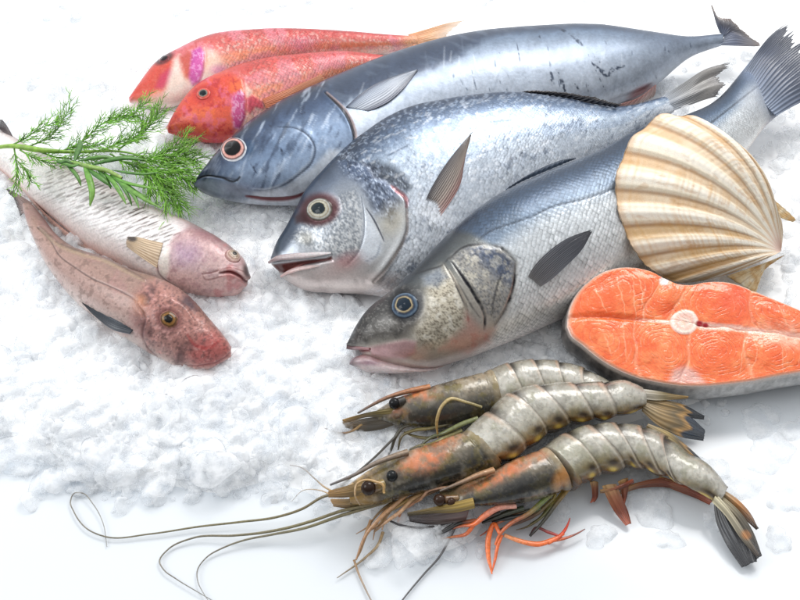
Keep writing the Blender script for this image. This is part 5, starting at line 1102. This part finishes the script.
def build_shrimp_front():
    t = thing('shrimp', tuple(P(np.array((580., 480.)), 2)), 'shrimp at the front of the pile with orange claws and curled tail pointing down right', 'shrimp', GRP)
    pr = [(440,495,441,503),(454,486.5,456,506),(486,473.5,492,506),(518,458,530,502),(546,447.5,568,490)]
    sf = carapace(t, pr, [20,23,27,29,29], [5,8,12,14,14], 141, [(500,474,28,7,-24,.95),(476,485,16,5,-18,.7),(534,456,14,7,-20,.6)], [(520,487,26,9,-14,.9),(546,478,10,9,0,.5),(490,499,22,5,0,.6)], hV=[14,13,12,12,12],
                  extra=lambda c, X, Y, v, s, n1, n2: mix(mix(c, (214,150,70), blob(X, Y, 562, 478, 7, 12, 30, .7)*.7), (176,158,120), sm(.25,.05,s)*.6))
    ab = abdomen(t, [(545,447,574,493),(566,433.5,592,482),(587,426,614,476),(610,423.5,632,471),(636,426,652,475),(660,434,676,483),(684,453,698,493),(708,466,712,503),(727,488,714,505)], [27,27,27,26,25,24,22,19,14], [14,14.5,14,13.5,13,12,11,9,6], 151, [.15,.29,.42,.55,.69], hV=[10,9,9,9,9,9,9,9,8])
    rostrum(t, [(494,470),(478,475),(464,481),(452,486),(440,491)], [30,30,29,27,25], 6, (196,150,110), (120,112,104), 2.6)
    blade('antennal_scale', t, [(473,498),(456,502),(430,508),(407,513)], [(475,508),(458,512),(432,513),(407,516)], [26,25,22,19], [24,22,20,18], scale_cols((176,146,70), (96,84,62)))
    blade('antennal_scale', t, [(470,508),(450,511),(428,514),(408,515)], [(466,520),(450,523),(428,524),(409,521)], [21,20,18,16], [13,11,10,10], scale_cols((126,104,100), (84,72,74)))
    ball('eye', t, (439.5, 500), 25, 3.2, (52,34,24)); ball('eye', t, (451, 502), 24, 2.4, (60,40,28))
    tube('eyestalk', Q([(458,498),(444,500)], [23,24]), [1.8,2.6], M_limb, t, (140,110,76), (96,70,48), n=10)
    OR = (238,116,58); OD = (214,70,40); DK = (46,46,44); OL = (104,96,56); PK = (226,168,150)
    legs(t, [([(516,506),(498,508),(484,516),(474,524),(462,526),(448,530)], [18,19,18,15,12,8], [2.2,2.4,2.6,2.0,1.2,.5], [(0,PK),(.3,(226,150,126)),(.6,OR),(1,(60,44,40))]),
             ([(474,524),(466,534),(452,537),(440,539)], [14,9,7,5], [1.9,1.6,1.0,.4], [(0,OR),(.5,(206,110,70)),(1,(150,120,80))]),
             ([(476,520),(458,524),(444,532),(432,537)], [13,11,8,5], [1.5,1.7,1.3,.4], [(0,(214,120,80)),(.3,DK),(1,(40,38,40))]),
             ([(454,524),(446,529),(438,534),(431,538)], [11,9,7,5], [1.3,1.3,1.0,.4], [(0,DK),(1,(52,46,48))]),
             ([(560,486),(544,500),(528,514),(510,524),(500,534),(495,545)], [16,17,17,14,10,7], [1.8,2.2,2.1,1.8,1.5,.8], [(0,(150,112,60)),(.3,(112,130,70)),(.6,(150,96,70)),(1,OR)]),
             ([(500,534),(494,524),(489,536),(488,552),(492,574)], [10,10,8,5,2.5], [1.5,1.9,2.1,1.7,.5], [(0,OR),(.6,(240,120,56)),(1,OR)]),
             ([(502,535),(498,545),(495,560),(492,572)], [9,7,4,2.5], [1.3,1.4,1.1,.4], [(0,OR),(1,(226,104,56))]),
             ([(504,535),(520,541),(540,544),(552,540),(564,534)], [9,7,6,6,6], [1.6,2.0,2.3,1.9,.9], [(0,(236,160,110)),(.5,OR),(1,OR)]),
             ([(548,543),(560,536),(568,524),(570,518)], [6,6,7,8], [1.7,1.6,1.1,.4], [(0,OR),(.6,OD),(1,(170,60,50))]),
             ([(552,541),(566,538),(580,532),(585,529)], [5,5,5,5], [1.4,1.2,.8,.4], [(0,OR),(.6,(150,80,60)),(1,(120,70,60))]),
             ([(572,484),(556,504),(546,518),(534,532),(530,536)], [14,13,11,7,5], [1.7,1.9,1.7,1.3,.9], [(0,(176,140,70)),(.5,(74,70,54)),(1,DK)]),
             ([(530,536),(536,528),(548,532),(562,537)], [5,6,5,5], [1.1,1.2,1.4,.9], [(0,DK),(.3,(96,40,40)),(1,(200,70,60))]),
             ([(524,508),(510,512),(494,518),(482,523)], [15,14,12,10], [2.2,2.3,2.0,1.0], [(0,(70,78,60)),(1,DK)]),
             ([(540,508),(524,515),(508,518),(492,522)], [13,12,11,9], [2.0,2.2,2.0,1.0], [(0,(92,104,66)),(.4,DK),(1,(40,42,40))]),
             ([(462,480),(450,487),(438,488),(428,491),(420,500),(412,504)], [24,24,22,20,16,12], [1.3,1.4,1.4,1.3,1.1,.5], [(0,(190,150,110)),(.5,(206,160,130)),(1,(190,140,100))])])
    legs(t, [([(552,500),(536,514),(520,522),(506,527),(496,531)], [13,12,9,7,5], [1.6,1.8,1.6,1.1,.4], [(0,(120,110,60)),(.4,(96,70,52)),(1,(70,50,44))]),
             ([(566,488),(552,506),(538,520),(524,528),(516,530)], [14,12,9,6,5], [1.4,1.6,1.4,1.0,.4], [(0,(186,150,70)),(.4,(110,110,64)),(1,(90,70,50))]),
             ([(530,510),(512,516),(496,524),(486,532),(480,536)], [13,11,9,6,4], [1.5,1.7,1.5,1.0,.4], [(0,(64,72,56)),(.5,(150,90,60)),(1,(180,90,60))]),
             ([(500,512),(484,518),(468,522),(456,520),(448,522)], [16,14,12,11,9], [1.4,1.6,1.3,.9,.4], [(0,(50,52,46)),(1,(70,56,50))]),
             ([(556,494),(548,508),(540,518),(530,524)], [14,11,8,6], [1.2,1.4,1.2,.5], [(0,(150,130,60)),(1,(84,90,54))])])
    feel(t, [(456,526),(450,538),(440,556),(424,574),(404,598),(398,606)], [10,6,3,2,2,2], [.8,.8,.7,.6,.5], [(0,(84,80,80)),(1,(96,96,98))], 60)
    # swimmerets
    RB = [(0,(196,150,90)),(.4,(170,96,60)),(1,(206,90,56))]
    def pleo(pts_a, pts_b, ha, hb): blade('swimmeret', t, pts_a, pts_b, ha, hb, lambda u, w, x, y, r: mix(ramp(w, [(0,(190,150,96)),(.3,(150,92,60)),(.7,(140,70,48)),(1,(222,120,84))]), (90,44,32), sm(.3,1,u)*.5), nr=3)
    pleo([(602,486),(608,500),(616,514),(626,526)], [(616,484),(622,498),(628,512),(631,524)], [13,9,5,2.5], [13,10,6,3])
    pleo([(590,482),(592,490),(592,498),(590,503)], [(598,482),(598,490),(597,498),(594,502)], [12,8,5,3], [12,8,5,3])
    pleo([(618,482),(621,490),(622,500),(622,506)], [(628,478),(628,488),(626,498),(624,505)], [13,9,6,4], [13,9,6,4])
    pleo([(622,488),(640,482),(664,478),(690,486)], [(620,494),(640,488),(666,487),(692,494)], [9,8,8,8], [5,4,4,5])
    pleo([(600,490),(612,488),(622,484),(632,479)], [(600,493),(612,492),(623,488),(634,482)], [12,13,13,12], [10,11,11,10])
    pleo([(660,476),(684,484),(702,492),(714,500)], [(656,482),(680,492),(698,499),(710,505)], [8,8,8,7], [4,4,5,5])
    # curled-down tail fan
    def lobe(a, b, cc): return lambda u, w, x, y, r: mix(mix(ramp(w, [(0,a),(.4,b),(1,cc)]), (226,150,80), blob(x, y, 746, 535, 5, 4, 40, .5)*.7), (50,46,44), (1-r)*.35)
    blade('tail_lobe', t, [(714,502),(716,520),(726,544),(742,568)], [(722,500),(734,516),(750,540),(757,562)], [9,7,5,3], [12,11,9,5], lobe((96,94,92),(74,76,80),(66,66,70)), nr=4)
    blade('tail_lobe', t, [(722,496),(738,510),(752,530),(762,556)], [(716,504),(730,520),(746,542),(757,560)], [15,14,11,7], [12,12,10,6], lobe((190,176,140),(104,96,80),(58,56,58)), nr=4)
    blade('tail_lobe', t, [(722,489),(738,500),(752,516),(758,529)], [(720,496),(734,508),(748,522),(757,530)], [14,13,11,9], [12,11,9,8], lobe((206,186,150),(200,140,84),(96,84,76)), nr=2)
    blade('telson', t, [(716,494),(728,508),(746,534),(760,556)], [(712,502),(724,514),(742,540),(757,557)], [17,17,14,9], [16,16,13,8], lobe((206,196,160),(186,176,150),(120,110,104)), nr=2)
build_shrimp_back(); build_shrimp_mid(); build_shrimp_front()
# ------------------------------------------------------------------ HERBS
def herb_h(p):
    """height of the herbs: they rest on the pale fish and droop to the ice at the right"""
    x = np.asarray(p)[..., 0]; y = np.asarray(p)[..., 1]
    return 34 + 6*np.sin(x*.05) - 10*sm(150, 200, x)
def multi(name, tubes, parent, mat=None):
    Vs, Fs, Cs, off = [], [], [], 0
    for pts, rad, n, k, c0, c1 in tubes:
        V, F, s = tube_geo(pts, rad, n, k); Vs.append(V); Fs.append(F+off); off += len(V)
        Cs.append(ramp(s, [(0, c0), (1, c1)]))
    return mesh(name, np.vstack(Vs), np.vstack(Fs), mat or M_green, parent, np.vstack(Cs))
def build_dill():
    rn = np.random.default_rng(21)
    t = thing('dill_sprig', tuple(P(np.array((60., 150.)), 26)), 'feathery light green herb sprig with hair-thin leaves across the pale streaked fish', 'herb', 'herbs on the pale streaked fish')
    def up(pts, dh=0, hs=None):
        pts = np.asarray(pts, float); h = herb_h(pts) + dh
        return P(pts, h)
    stem = [((-30,149),(-8,148),(12,146),(40,150),(75,152),(110,151),(140,156),(165,168))]
    multi('stem', [(up(list(stem[0]), 1), [1.3,1.3,1.9,1.1,.8,.6,.4], 60, 8, (150,184,84), (96,140,50))], t)
    br = [([(12,145),(24,139),(36,131),(48,125),(60,121)], 14, 8), ([(30,146),(46,139),(56,131),(64,118),(70,108)], 16, 9), ([(14,147),(16,160),(18,172),(16,184),(18,192)], 10, 7), ([(18,162),(24,168),(29,176),(32,183)], 7, 6),
          ([(20,150),(34,158),(46,162),(56,164)], 10, 7), ([(70,151),(84,140),(94,131),(102,124),(116,120),(130,118)], 20, 9), ([(102,124),(114,118),(128,115),(138,118)], 10, 7), ([(100,152),(112,146),(124,140),(138,136),(143,124),(140,118),(132,115)], 22, 8),
          ([(118,150),(134,138),(146,130),(154,120),(160,110)], 16, 9), ([(134,114),(140,108),(146,102)], 6, 7), ([(142,128),(150,122),(158,114)], 8, 8), ([(60,152),(76,146),(90,147),(106,143)], 14, 9), ([(40,152),(60,158),(80,158),(100,162)], 14, 8),
          ([(120,154),(136,158),(150,158),(166,152),(178,144),(188,138)], 24, 10), ([(140,160),(156,162),(172,160),(186,158),(198,160)], 24, 11), ([(144,164),(160,172),(176,176),(190,182)], 22, 11), ([(140,164),(154,178),(164,190),(170,206)], 24, 11),
          ([(150,170),(164,182),(174,194),(182,208)], 22, 10), ([(160,164),(176,168),(188,172),(196,182)], 18, 10), ([(136,160),(146,174),(150,186),(152,196)], 14, 9), ([(150,158),(164,156),(178,154),(192,148)], 18, 9), ([(110,154),(124,162),(138,168),(150,176)], 16, 9)]
    tubes = []; needles = []
    for b, nn, ln in br:
        C = np.array(b, float); dh = rn.uniform(-5, 6)
        tubes.append((up(C, np.linspace(0, dh, len(C))), [.6,.42,.22], 26, 5, (96,140,52), (88,136,44)))
        cc = curve(C, 80); T = np.gradient(cc, axis=0)
        for k in range(int(nn*2.2)):
            f = .1 + .9*(k+rn.random())/(nn*2.2); i = min(int(f*79), 79); p = cc[i]; d = T[i]/np.hypot(*T[i])
            side = 1 if k % 2 else -1; a = rn.uniform(.3, .95)*side; q = np.array([d[0]*math.cos(a)-d[1]*math.sin(a), d[0]*math.sin(a)+d[1]*math.cos(a)])
            l = ln*rn.uniform(.8, 2.0); h0 = dh*f; dz = rn.uniform(-4, 6)
            mid = p+q*l*.5 + d*l*.1; end = p+q*l*.9+d*l*.35
            g = rn.uniform(.75, 1.2); c0 = tuple(np.clip(np.array((88,146,38))*g, 0, 255)); c1 = tuple(np.clip(np.array((134,184,66))*g, 0, 255))
            needles.append((up([p, mid, end], np.array([h0, h0+dz*.6, h0+dz])), [.33,.27,.10], 9, 4, c0, c1))
            for kk in range(2):
                f2 = rn.uniform(.3, .75); p2 = p+(end-p)*f2; a2 = rn.uniform(.4, .8)*(1 if kk else -1); q2 = np.array([q[0]*math.cos(a2)-q[1]*math.sin(a2), q[0]*math.sin(a2)+q[1]*math.cos(a2)])
                l2 = l*rn.uniform(.35, .6); needles.append((up([p2, p2+q2*l2*.5, p2+q2*l2+d*l2*.2], np.array([h0+dz*f2, h0+dz*f2+1, h0+dz*f2+rn.uniform(-2,3)])), [.27,.22,.09], 6, 4, c0, c1))
    multi('branches', tubes, t); tag(multi('leaves', needles, t), kind='stuff')
def build_rosemary():
    rn = np.random.default_rng(8)
    t = thing('rosemary_sprig', tuple(P(np.array((110., 165.)), 34)), 'short sprig with thick dark green needle leaves lying on top of the feathery herb', 'herb', 'herbs on the pale streaked fish')
    def at(pts, h): return P(np.asarray(pts, float), np.asarray(h, float))
    multi('stem', [(at([(58,161),(74,163),(90,167),(108,171),(122,178)], [42,44,46,47,46]), [1.1,1.3,1.5,1.4,.9], 30, 8, (112,150,70), (150,176,96))], t)
    lv = [([(74,162),(77,154),(80,145),(79.5,139)], 4.2, 0), ([(84,166),(89,178),(92,192),(90,206)], 4.6, 6), ([(72,163),(66,161),(60,162),(57,160)], 4, 0), ([(66,164),(74,172),(79,180),(81,186)], 3.2, 1), ([(88,169),(98,176),(106,182),(112,187)], 4.4, 0),
          ([(104,172),(114,183),(121,194),(126,204)], 3.6, 4), ([(108,172),(122,181),(140,186),(164,190)], 2.8, 5), ([(112,175),(128,188),(146,200),(161,208)], 3.6, 5), ([(110,175),(124,186),(134,196),(139,208)], 3.2, 3), ([(92,165),(106,161),(124,158),(146,160)], 4.4, 0), ([(78,161),(92,158),(106,157),(118,160)], 3.4, 2),
          ([(112,170),(130,173),(144,174),(158,172)], 2.6, 1), ([(96,168),(104,176),(108,182),(111,189)], 3, 0), ([(114,176),(128,186),(140,194),(150,198)], 3, 4), ([(80,164),(72,166),(64,164),(60,166)], 3, 2), ([(116,178),(126,192),(130,200),(132,206)], 2.6, 1)]
    for pts, w, tone in lv:
        c = curve(np.array(pts), 26); x = np.linspace(0, 1, 26); h = 45 + 2.2*np.sin(np.pi*x)*rn.uniform(.5,1.5) - 5*x*rn.uniform(.2,1.2)
        C = at(c, h); r = np.array([.25,.7,1,1,.95,.75,.2])*w*.75*S/MM
        g = rn.uniform(.9, 1.1); base = np.array((44,92,32))*g + tone*np.array((7,9,3)); tip = np.array((70,118,44))*g + tone*np.array((8,7,4))
        V, F, s = tube_geo(C, r, 40, 10, .55)
        k = np.tile(np.arange(10), 40); mid = np.exp(-((k-2.5)/.8)**2)+np.exp(-((k-7.5)/.8)**2)
        col = ramp(s, [(0, tuple(base)), (1, tuple(tip))]); col = mix(col, (120,158,84), mid*.35)
        V, F2 = capped(V, F, 40, 10); col = np.vstack([col, col[:1], col[-1:]])
        mesh('leaf', V, F2, M_green, t, col)
build_dill(); build_rosemary()
# ------------------------------------------------------------------ TABLE, ICE
def build_table():
    m, nt, N, K = newmat('white_table')
    out = nd(N, 'ShaderNodeOutputMaterial'); bs = nd(N, 'ShaderNodeBsdfPrincipled')
    tc = nd(N, 'ShaderNodeTexCoord'); nz = nd(N, 'ShaderNodeTexNoise'); setin(nz, Scale=9.0, Detail=3.0); K.new(tc.outputs['Object'], nz.inputs['Vector'])
    r = nd(N, 'ShaderNodeMapRange'); setin(r, From_Min=.3, From_Max=.7, To_Min=.12, To_Max=.28); K.new(nz.outputs[0], r.inputs[0]); K.new(r.outputs[0], bs.inputs['Roughness'])
    setin(bs, Base_Color=(.7, .735, .77, 1)); K.new(bs.outputs[0], out.inputs['Surface'])
    V = [(-3,-2,0),(3,-2,0),(3,6,0),(-3,6,0)]
    tag(mesh('table', V, [(0,1,2,3)], m), kind='structure')
build_table()
MOUND = [(-80,20),(60,30),(200,20),(420,10),(560,5),(690,0),(860,-20),(900,60),(880,200),(860,330),(700,400),(600,430),(560,470),(500,500),(470,540),(420,560),(380,520),(330,500),(270,478),(220,492),(160,482),(110,490),(70,470),(30,455),(-20,430),(-80,420)]
def ice_mask(X, Y):
    return inp(X, Y, MOUND, 34)
def ice_h(X, Y):
    m = ice_mask(X, Y)
    hump = 5.5 + 4.5*blob(X, Y, 130, 360, 190, 130, 0, .9) + 3*blob(X, Y, 300, 340, 90, 90, 0, .9)
    m = sm(.3, 1, m)**1.3
    return m*hump*(.55+.9*fbm(X, Y, 30, 201)) + m*3.0*(fbm(X, Y, 8, 203)-.35) - .6*(1-m)
def chunk_shapes():
    import bmesh
    out = []
    for k in range(14):
        bm = bmesh.new(); bmesh.ops.create_icosphere(bm, subdivisions=3, radius=1.0)
        bm.verts.ensure_lookup_table()
        V = np.array([v.co[:] for v in bm.verts]); F = np.array([[v.index for v in f.verts] for f in bm.faces]); bm.free()
        rn = np.random.default_rng(300+k)
        for j in range(rn.integers(7, 12)):
            n = nrm(rn.normal(size=3)); d = rn.uniform(.5, .85); e = V @ n - d
            V = V - np.maximum(e, 0)[:, None]*n*.995
        V += .015*nrm(V)*(np.sin(V[:, 0:1]*7+k)+np.sin(V[:, 1:2]*9+2*k))
        out.append((V - V.mean(0), F))
    return out
SHP = chunk_shapes()
def rot(rn):
    q = rn.normal(size=4); q /= np.linalg.norm(q); w, x, y, z = q
    return np.array([[1-2*(y*y+z*z),2*(x*y-z*w),2*(x*z+y*w)],[2*(x*y+z*w),1-2*(x*x+z*z),2*(y*z-x*w)],[2*(x*z-y*w),2*(y*z+x*w),1-2*(x*x+y*y)]])
def build_ice():
    rn = np.random.default_rng(77)
    # rough bed of packed crushed ice
    nx, ny = 330, 260
    gx = np.linspace(-90, 890, nx); gy = np.linspace(-40, 590, ny)
    X, Y = np.meshgrid(gx, gy, indexing='ij'); H = ice_h(X, Y)
    tag(mesh('packed_ice', P(np.stack([X, Y], -1).reshape(-1, 2), H.reshape(-1)), grid_faces(nx, ny), M_bed), 'layer of packed white ice spread on the table', 'ice', kind='stuff')
    V, F, off = [], [], 0
    n = 0; tries = 0
    while n < 5200 and tries < 90000:
        tries += 1
        x = rn.uniform(-60, 860); y = rn.uniform(0, 570)
        m = float(ice_mask(np.array([x]), np.array([y]))[0])
        w = 1.0 if x < 360 else (.9 if (y > 300 and x < 600) else .35)
        if y < 60: w *= .45
        if rn.random() > m*w: continue
        r = rn.uniform(2.0, 5.2) if rn.random() < .8 else rn.uniform(5, 8)
        if m < .7: r *= .8
        s = r*MM*np.array([rn.uniform(.7, 1.3), rn.uniform(.7, 1.2), rn.uniform(.55, .95)])
        Vs, Fs = SHP[rn.integers(len(SHP))]
        h = float(ice_h(np.array([x]), np.array([y]))[0])
        v = (Vs*s) @ rot(rn).T + P(np.array((x, y)), h + r*.05)
        V.append(v); F.append(Fs+off); off += len(v); n += 1
    o = mesh('crushed_ice', np.vstack(V), np.vstack(F), M_ice, smooth=False)
    tag(o, 'bed of crushed white ice under the fish', 'ice', kind='stuff')
    # clear flat shards thinning out over the table at the lower left
    V, F, off = [], [], 0
    for k in range(150):
        x = rn.uniform(-40, 340); y = rn.uniform(385, 512) if k < 110 else rn.uniform(300, 440)
        if y > 500 - .00035*(x-150)**2 + 8*math.sin(x*.05): continue
        r = rn.uniform(5, 15) if rn.random() < .75 else rn.uniform(14, 26)
        s = r*S*np.array([rn.uniform(.8, 1.3), rn.uniform(.7, 1.1), rn.uniform(.25, .5)]); th = rn.uniform(0, 6.28); tl = rn.normal(0, .22)
        R = np.array([[math.cos(th),-math.sin(th),0],[math.sin(th),math.cos(th),0],[0,0,1]]) @ np.array([[1,0,0],[0,math.cos(tl),-math.sin(tl)],[0,math.sin(tl),math.cos(tl)]])
        Vs, Fs = SHP[rn.integers(len(SHP))]; h = max(float(ice_h(np.array([x]), np.array([y]))[0]), 0)
        V.append((Vs*s) @ R.T + P(np.array((x, y)), h + s[2]/MM*.6)); F.append(Fs+off); off += len(Vs)
    tag(mesh('ice_shards', np.vstack(V), np.vstack(F), M_icec, smooth=False), 'flat clear ice shards scattered along the lower left edge of the ice', 'ice', kind='stuff')
    # larger pieces lying out on the bare table, round the edge of the bed
    big = [(56,478,15,'frosty ice chunk at the far left of the bed edge, near the looped feeler'),(100,452,20,'wide ice chunk above the looped feeler'),(214,468,22,'flat pale ice chunk above the long straight feeler, left of the shrimp heads'),
           (150,496,10,'small low ice piece beside the long feelers'),(330,512,15,'clear ice piece under the crossing feelers by the shrimp head'),(412,545,24,'large clear ice chunk below the shrimp claws'),(380,556,15,'clear ice piece left of the large one below the claws'),(452,548,14,'clear ice piece right of the large one below the claws'),
           (302,214,10,'small square ice cube between the blue-grey fish and the silver fish head'),(282,206,7,'tiny ice cube under the chin of the blue-grey fish'),(496,356,13,'bright ice chunk under the belly of the front silver fish'),(536,352,15,'ice chunk between the front silver fish and the salmon skin'),(688,110,8,'small clear ice cube on the forked tail above the shell'),
           (464,352,10,'ice chunk under the gill of the front silver fish'),(668,88,14,'translucent ice chunk between the two fish tails')]
    for (x, y, rp, lab) in big:
        Vs, Fs = SHP[rn.integers(len(SHP))]; r = rp*S
        s = r*np.array([1.1, .95, .55]); th = rn.uniform(0, 6)
        R = np.array([[math.cos(th),-math.sin(th),0],[math.sin(th),math.cos(th),0],[0,0,1]])
        h = float(ice_h(np.array([x*1.0]), np.array([y*1.0]))[0])
        hz = max(h, 0) + rp*S/MM*.3
        if lab.startswith('small clear ice cube on'): hz = 40
        o = mesh('ice_chunk', (Vs*s) @ R.T + P(np.array((x, y), float), hz), Fs, smooth=False, mat=M_icec if 'clear' in lab or 'transl' in lab else M_ice)
        tag(o, lab, 'ice chunk', 'loose ice chunks')
    # thin melting flakes on the bare white surface at the right
    fl = [(650,505,26),(700,470,24),(742,486,20),(770,452,26),(790,500,18),(720,520,15),(668,540,13),(778,540,14),(600,536,14),(552,512,18),(640,470,20),(760,420,22),(798,430,18)]
    labs = ['left of the curled tail fan','above the curled tail of the front shrimp','right of the curled shrimp tail','under the salmon steak toward the right edge','at the right edge beside the tail','close to the tip of the curled tail fan','below the front shrimp tail bend',
            'at the lower right beyond the tail fan','below the swimmerets','between the orange claws and the shrimp belly','under the belly of the front shrimp','just below the silvery salmon skin','at the right edge below the salmon']
    for (x, y, rp), lb in zip(fl, labs):
        na, nr_ = 48, 10; a = np.linspace(0, 2*np.pi, na, endpoint=False)
        out = 1 + .22*np.sin(2*a+rn.uniform(0, 6)) + .12*np.sin(3*a+rn.uniform(0, 6)) + .08*np.sin(7*a+rn.uniform(0, 6))
        r = np.linspace(0.001, 1, nr_); c = P(np.array((x, y), float), 0)
        rad = rp*S*.8
        z = (2.6*(1-r**4)**.5)*MM*rn.uniform(.6, 1.2)
        V = np.stack([c[0]+rad*out[None]*r[:, None]*np.cos(a)*1.15, c[1]+rad*out[None]*r[:, None]*np.sin(a), np.repeat((z+.0002)[:, None], na, 1)], -1)
        o = mesh('ice_flake', V.reshape(-1, 3), grid_faces(nr_, na, True), M_icec)
        tag(o, 'thin clear melting ice flake ' + lb, 'ice flake', 'melting ice flakes')
build_ice()
# ------------------------------------------------------------------ LIGHT AND CAMERA
def area(name, loc_, target, size, power, col=(1, 1, 1)):
    l = bpy.data.lights.new(name, 'AREA'); l.shape = 'RECTANGLE'; l.size, l.size_y = size; l.energy = power; l.color = col
    o = bpy.data.objects.new(name, l); COL.objects.link(o); o.location = loc_
    from mathutils import Vector
    o.rotation_euler = (Vector(target)-Vector(loc_)).to_track_quat('-Z', 'Y').to_euler(); return o
area('softbox', (0.3, 0.7, 1.0), (0, 0.02, 0), (0.7, 0.45), 9.5, (1.0, .985, .965))
area('softbox_side', (-0.95, -0.1, 0.8), (0, 0, 0), (0.6, 0.6), 5.0, (.95, .98, 1.0))
w = bpy.data.worlds.new('World'); SC.world = w; w.use_nodes = True
# white studio tent: bright overhead and behind the table, dim on the photographer's side
N = w.node_tree.nodes; K = w.node_tree.links; bg = N['Background']; bg.inputs[0].default_value = (.97, .985, 1.0, 1)
tc = N.new('ShaderNodeTexCoord'); dp = nd(N, 'ShaderNodeVectorMath', operation='DOT_PRODUCT'); dp.inputs[1].default_value = (-.15, .62, .77); K.new(tc.outputs['Generated'], dp.inputs[0])
mr = nd(N, 'ShaderNodeMapRange', interpolation_type='SMOOTHSTEP'); setin(mr, From_Min=-.25, From_Max=.75, To_Min=.3, To_Max=1.06); K.new(dp.outputs['Value'], mr.inputs[0]); K.new(mr.outputs[0], bg.inputs[1])
cam = bpy.data.cameras.new('camera'); co = bpy.data.objects.new('camera', cam); COL.objects.link(co)
co.location = tuple(CAM); co.rotation_euler = (math.pi/2-ELEV, 0, 0)
cam.lens = LENS; cam.sensor_width = 36; cam.clip_start = .01; cam.clip_end = 50
SC.camera = co
SC.cycles.transparent_max_bounces = 40; SC.cycles.diffuse_bounces = 8; SC.cycles.max_bounces = 16
SC.view_settings.view_transform = 'Standard'; SC.view_settings.look = 'None'; SC.view_settings.exposure = 0; SC.view_settings.gamma = 1
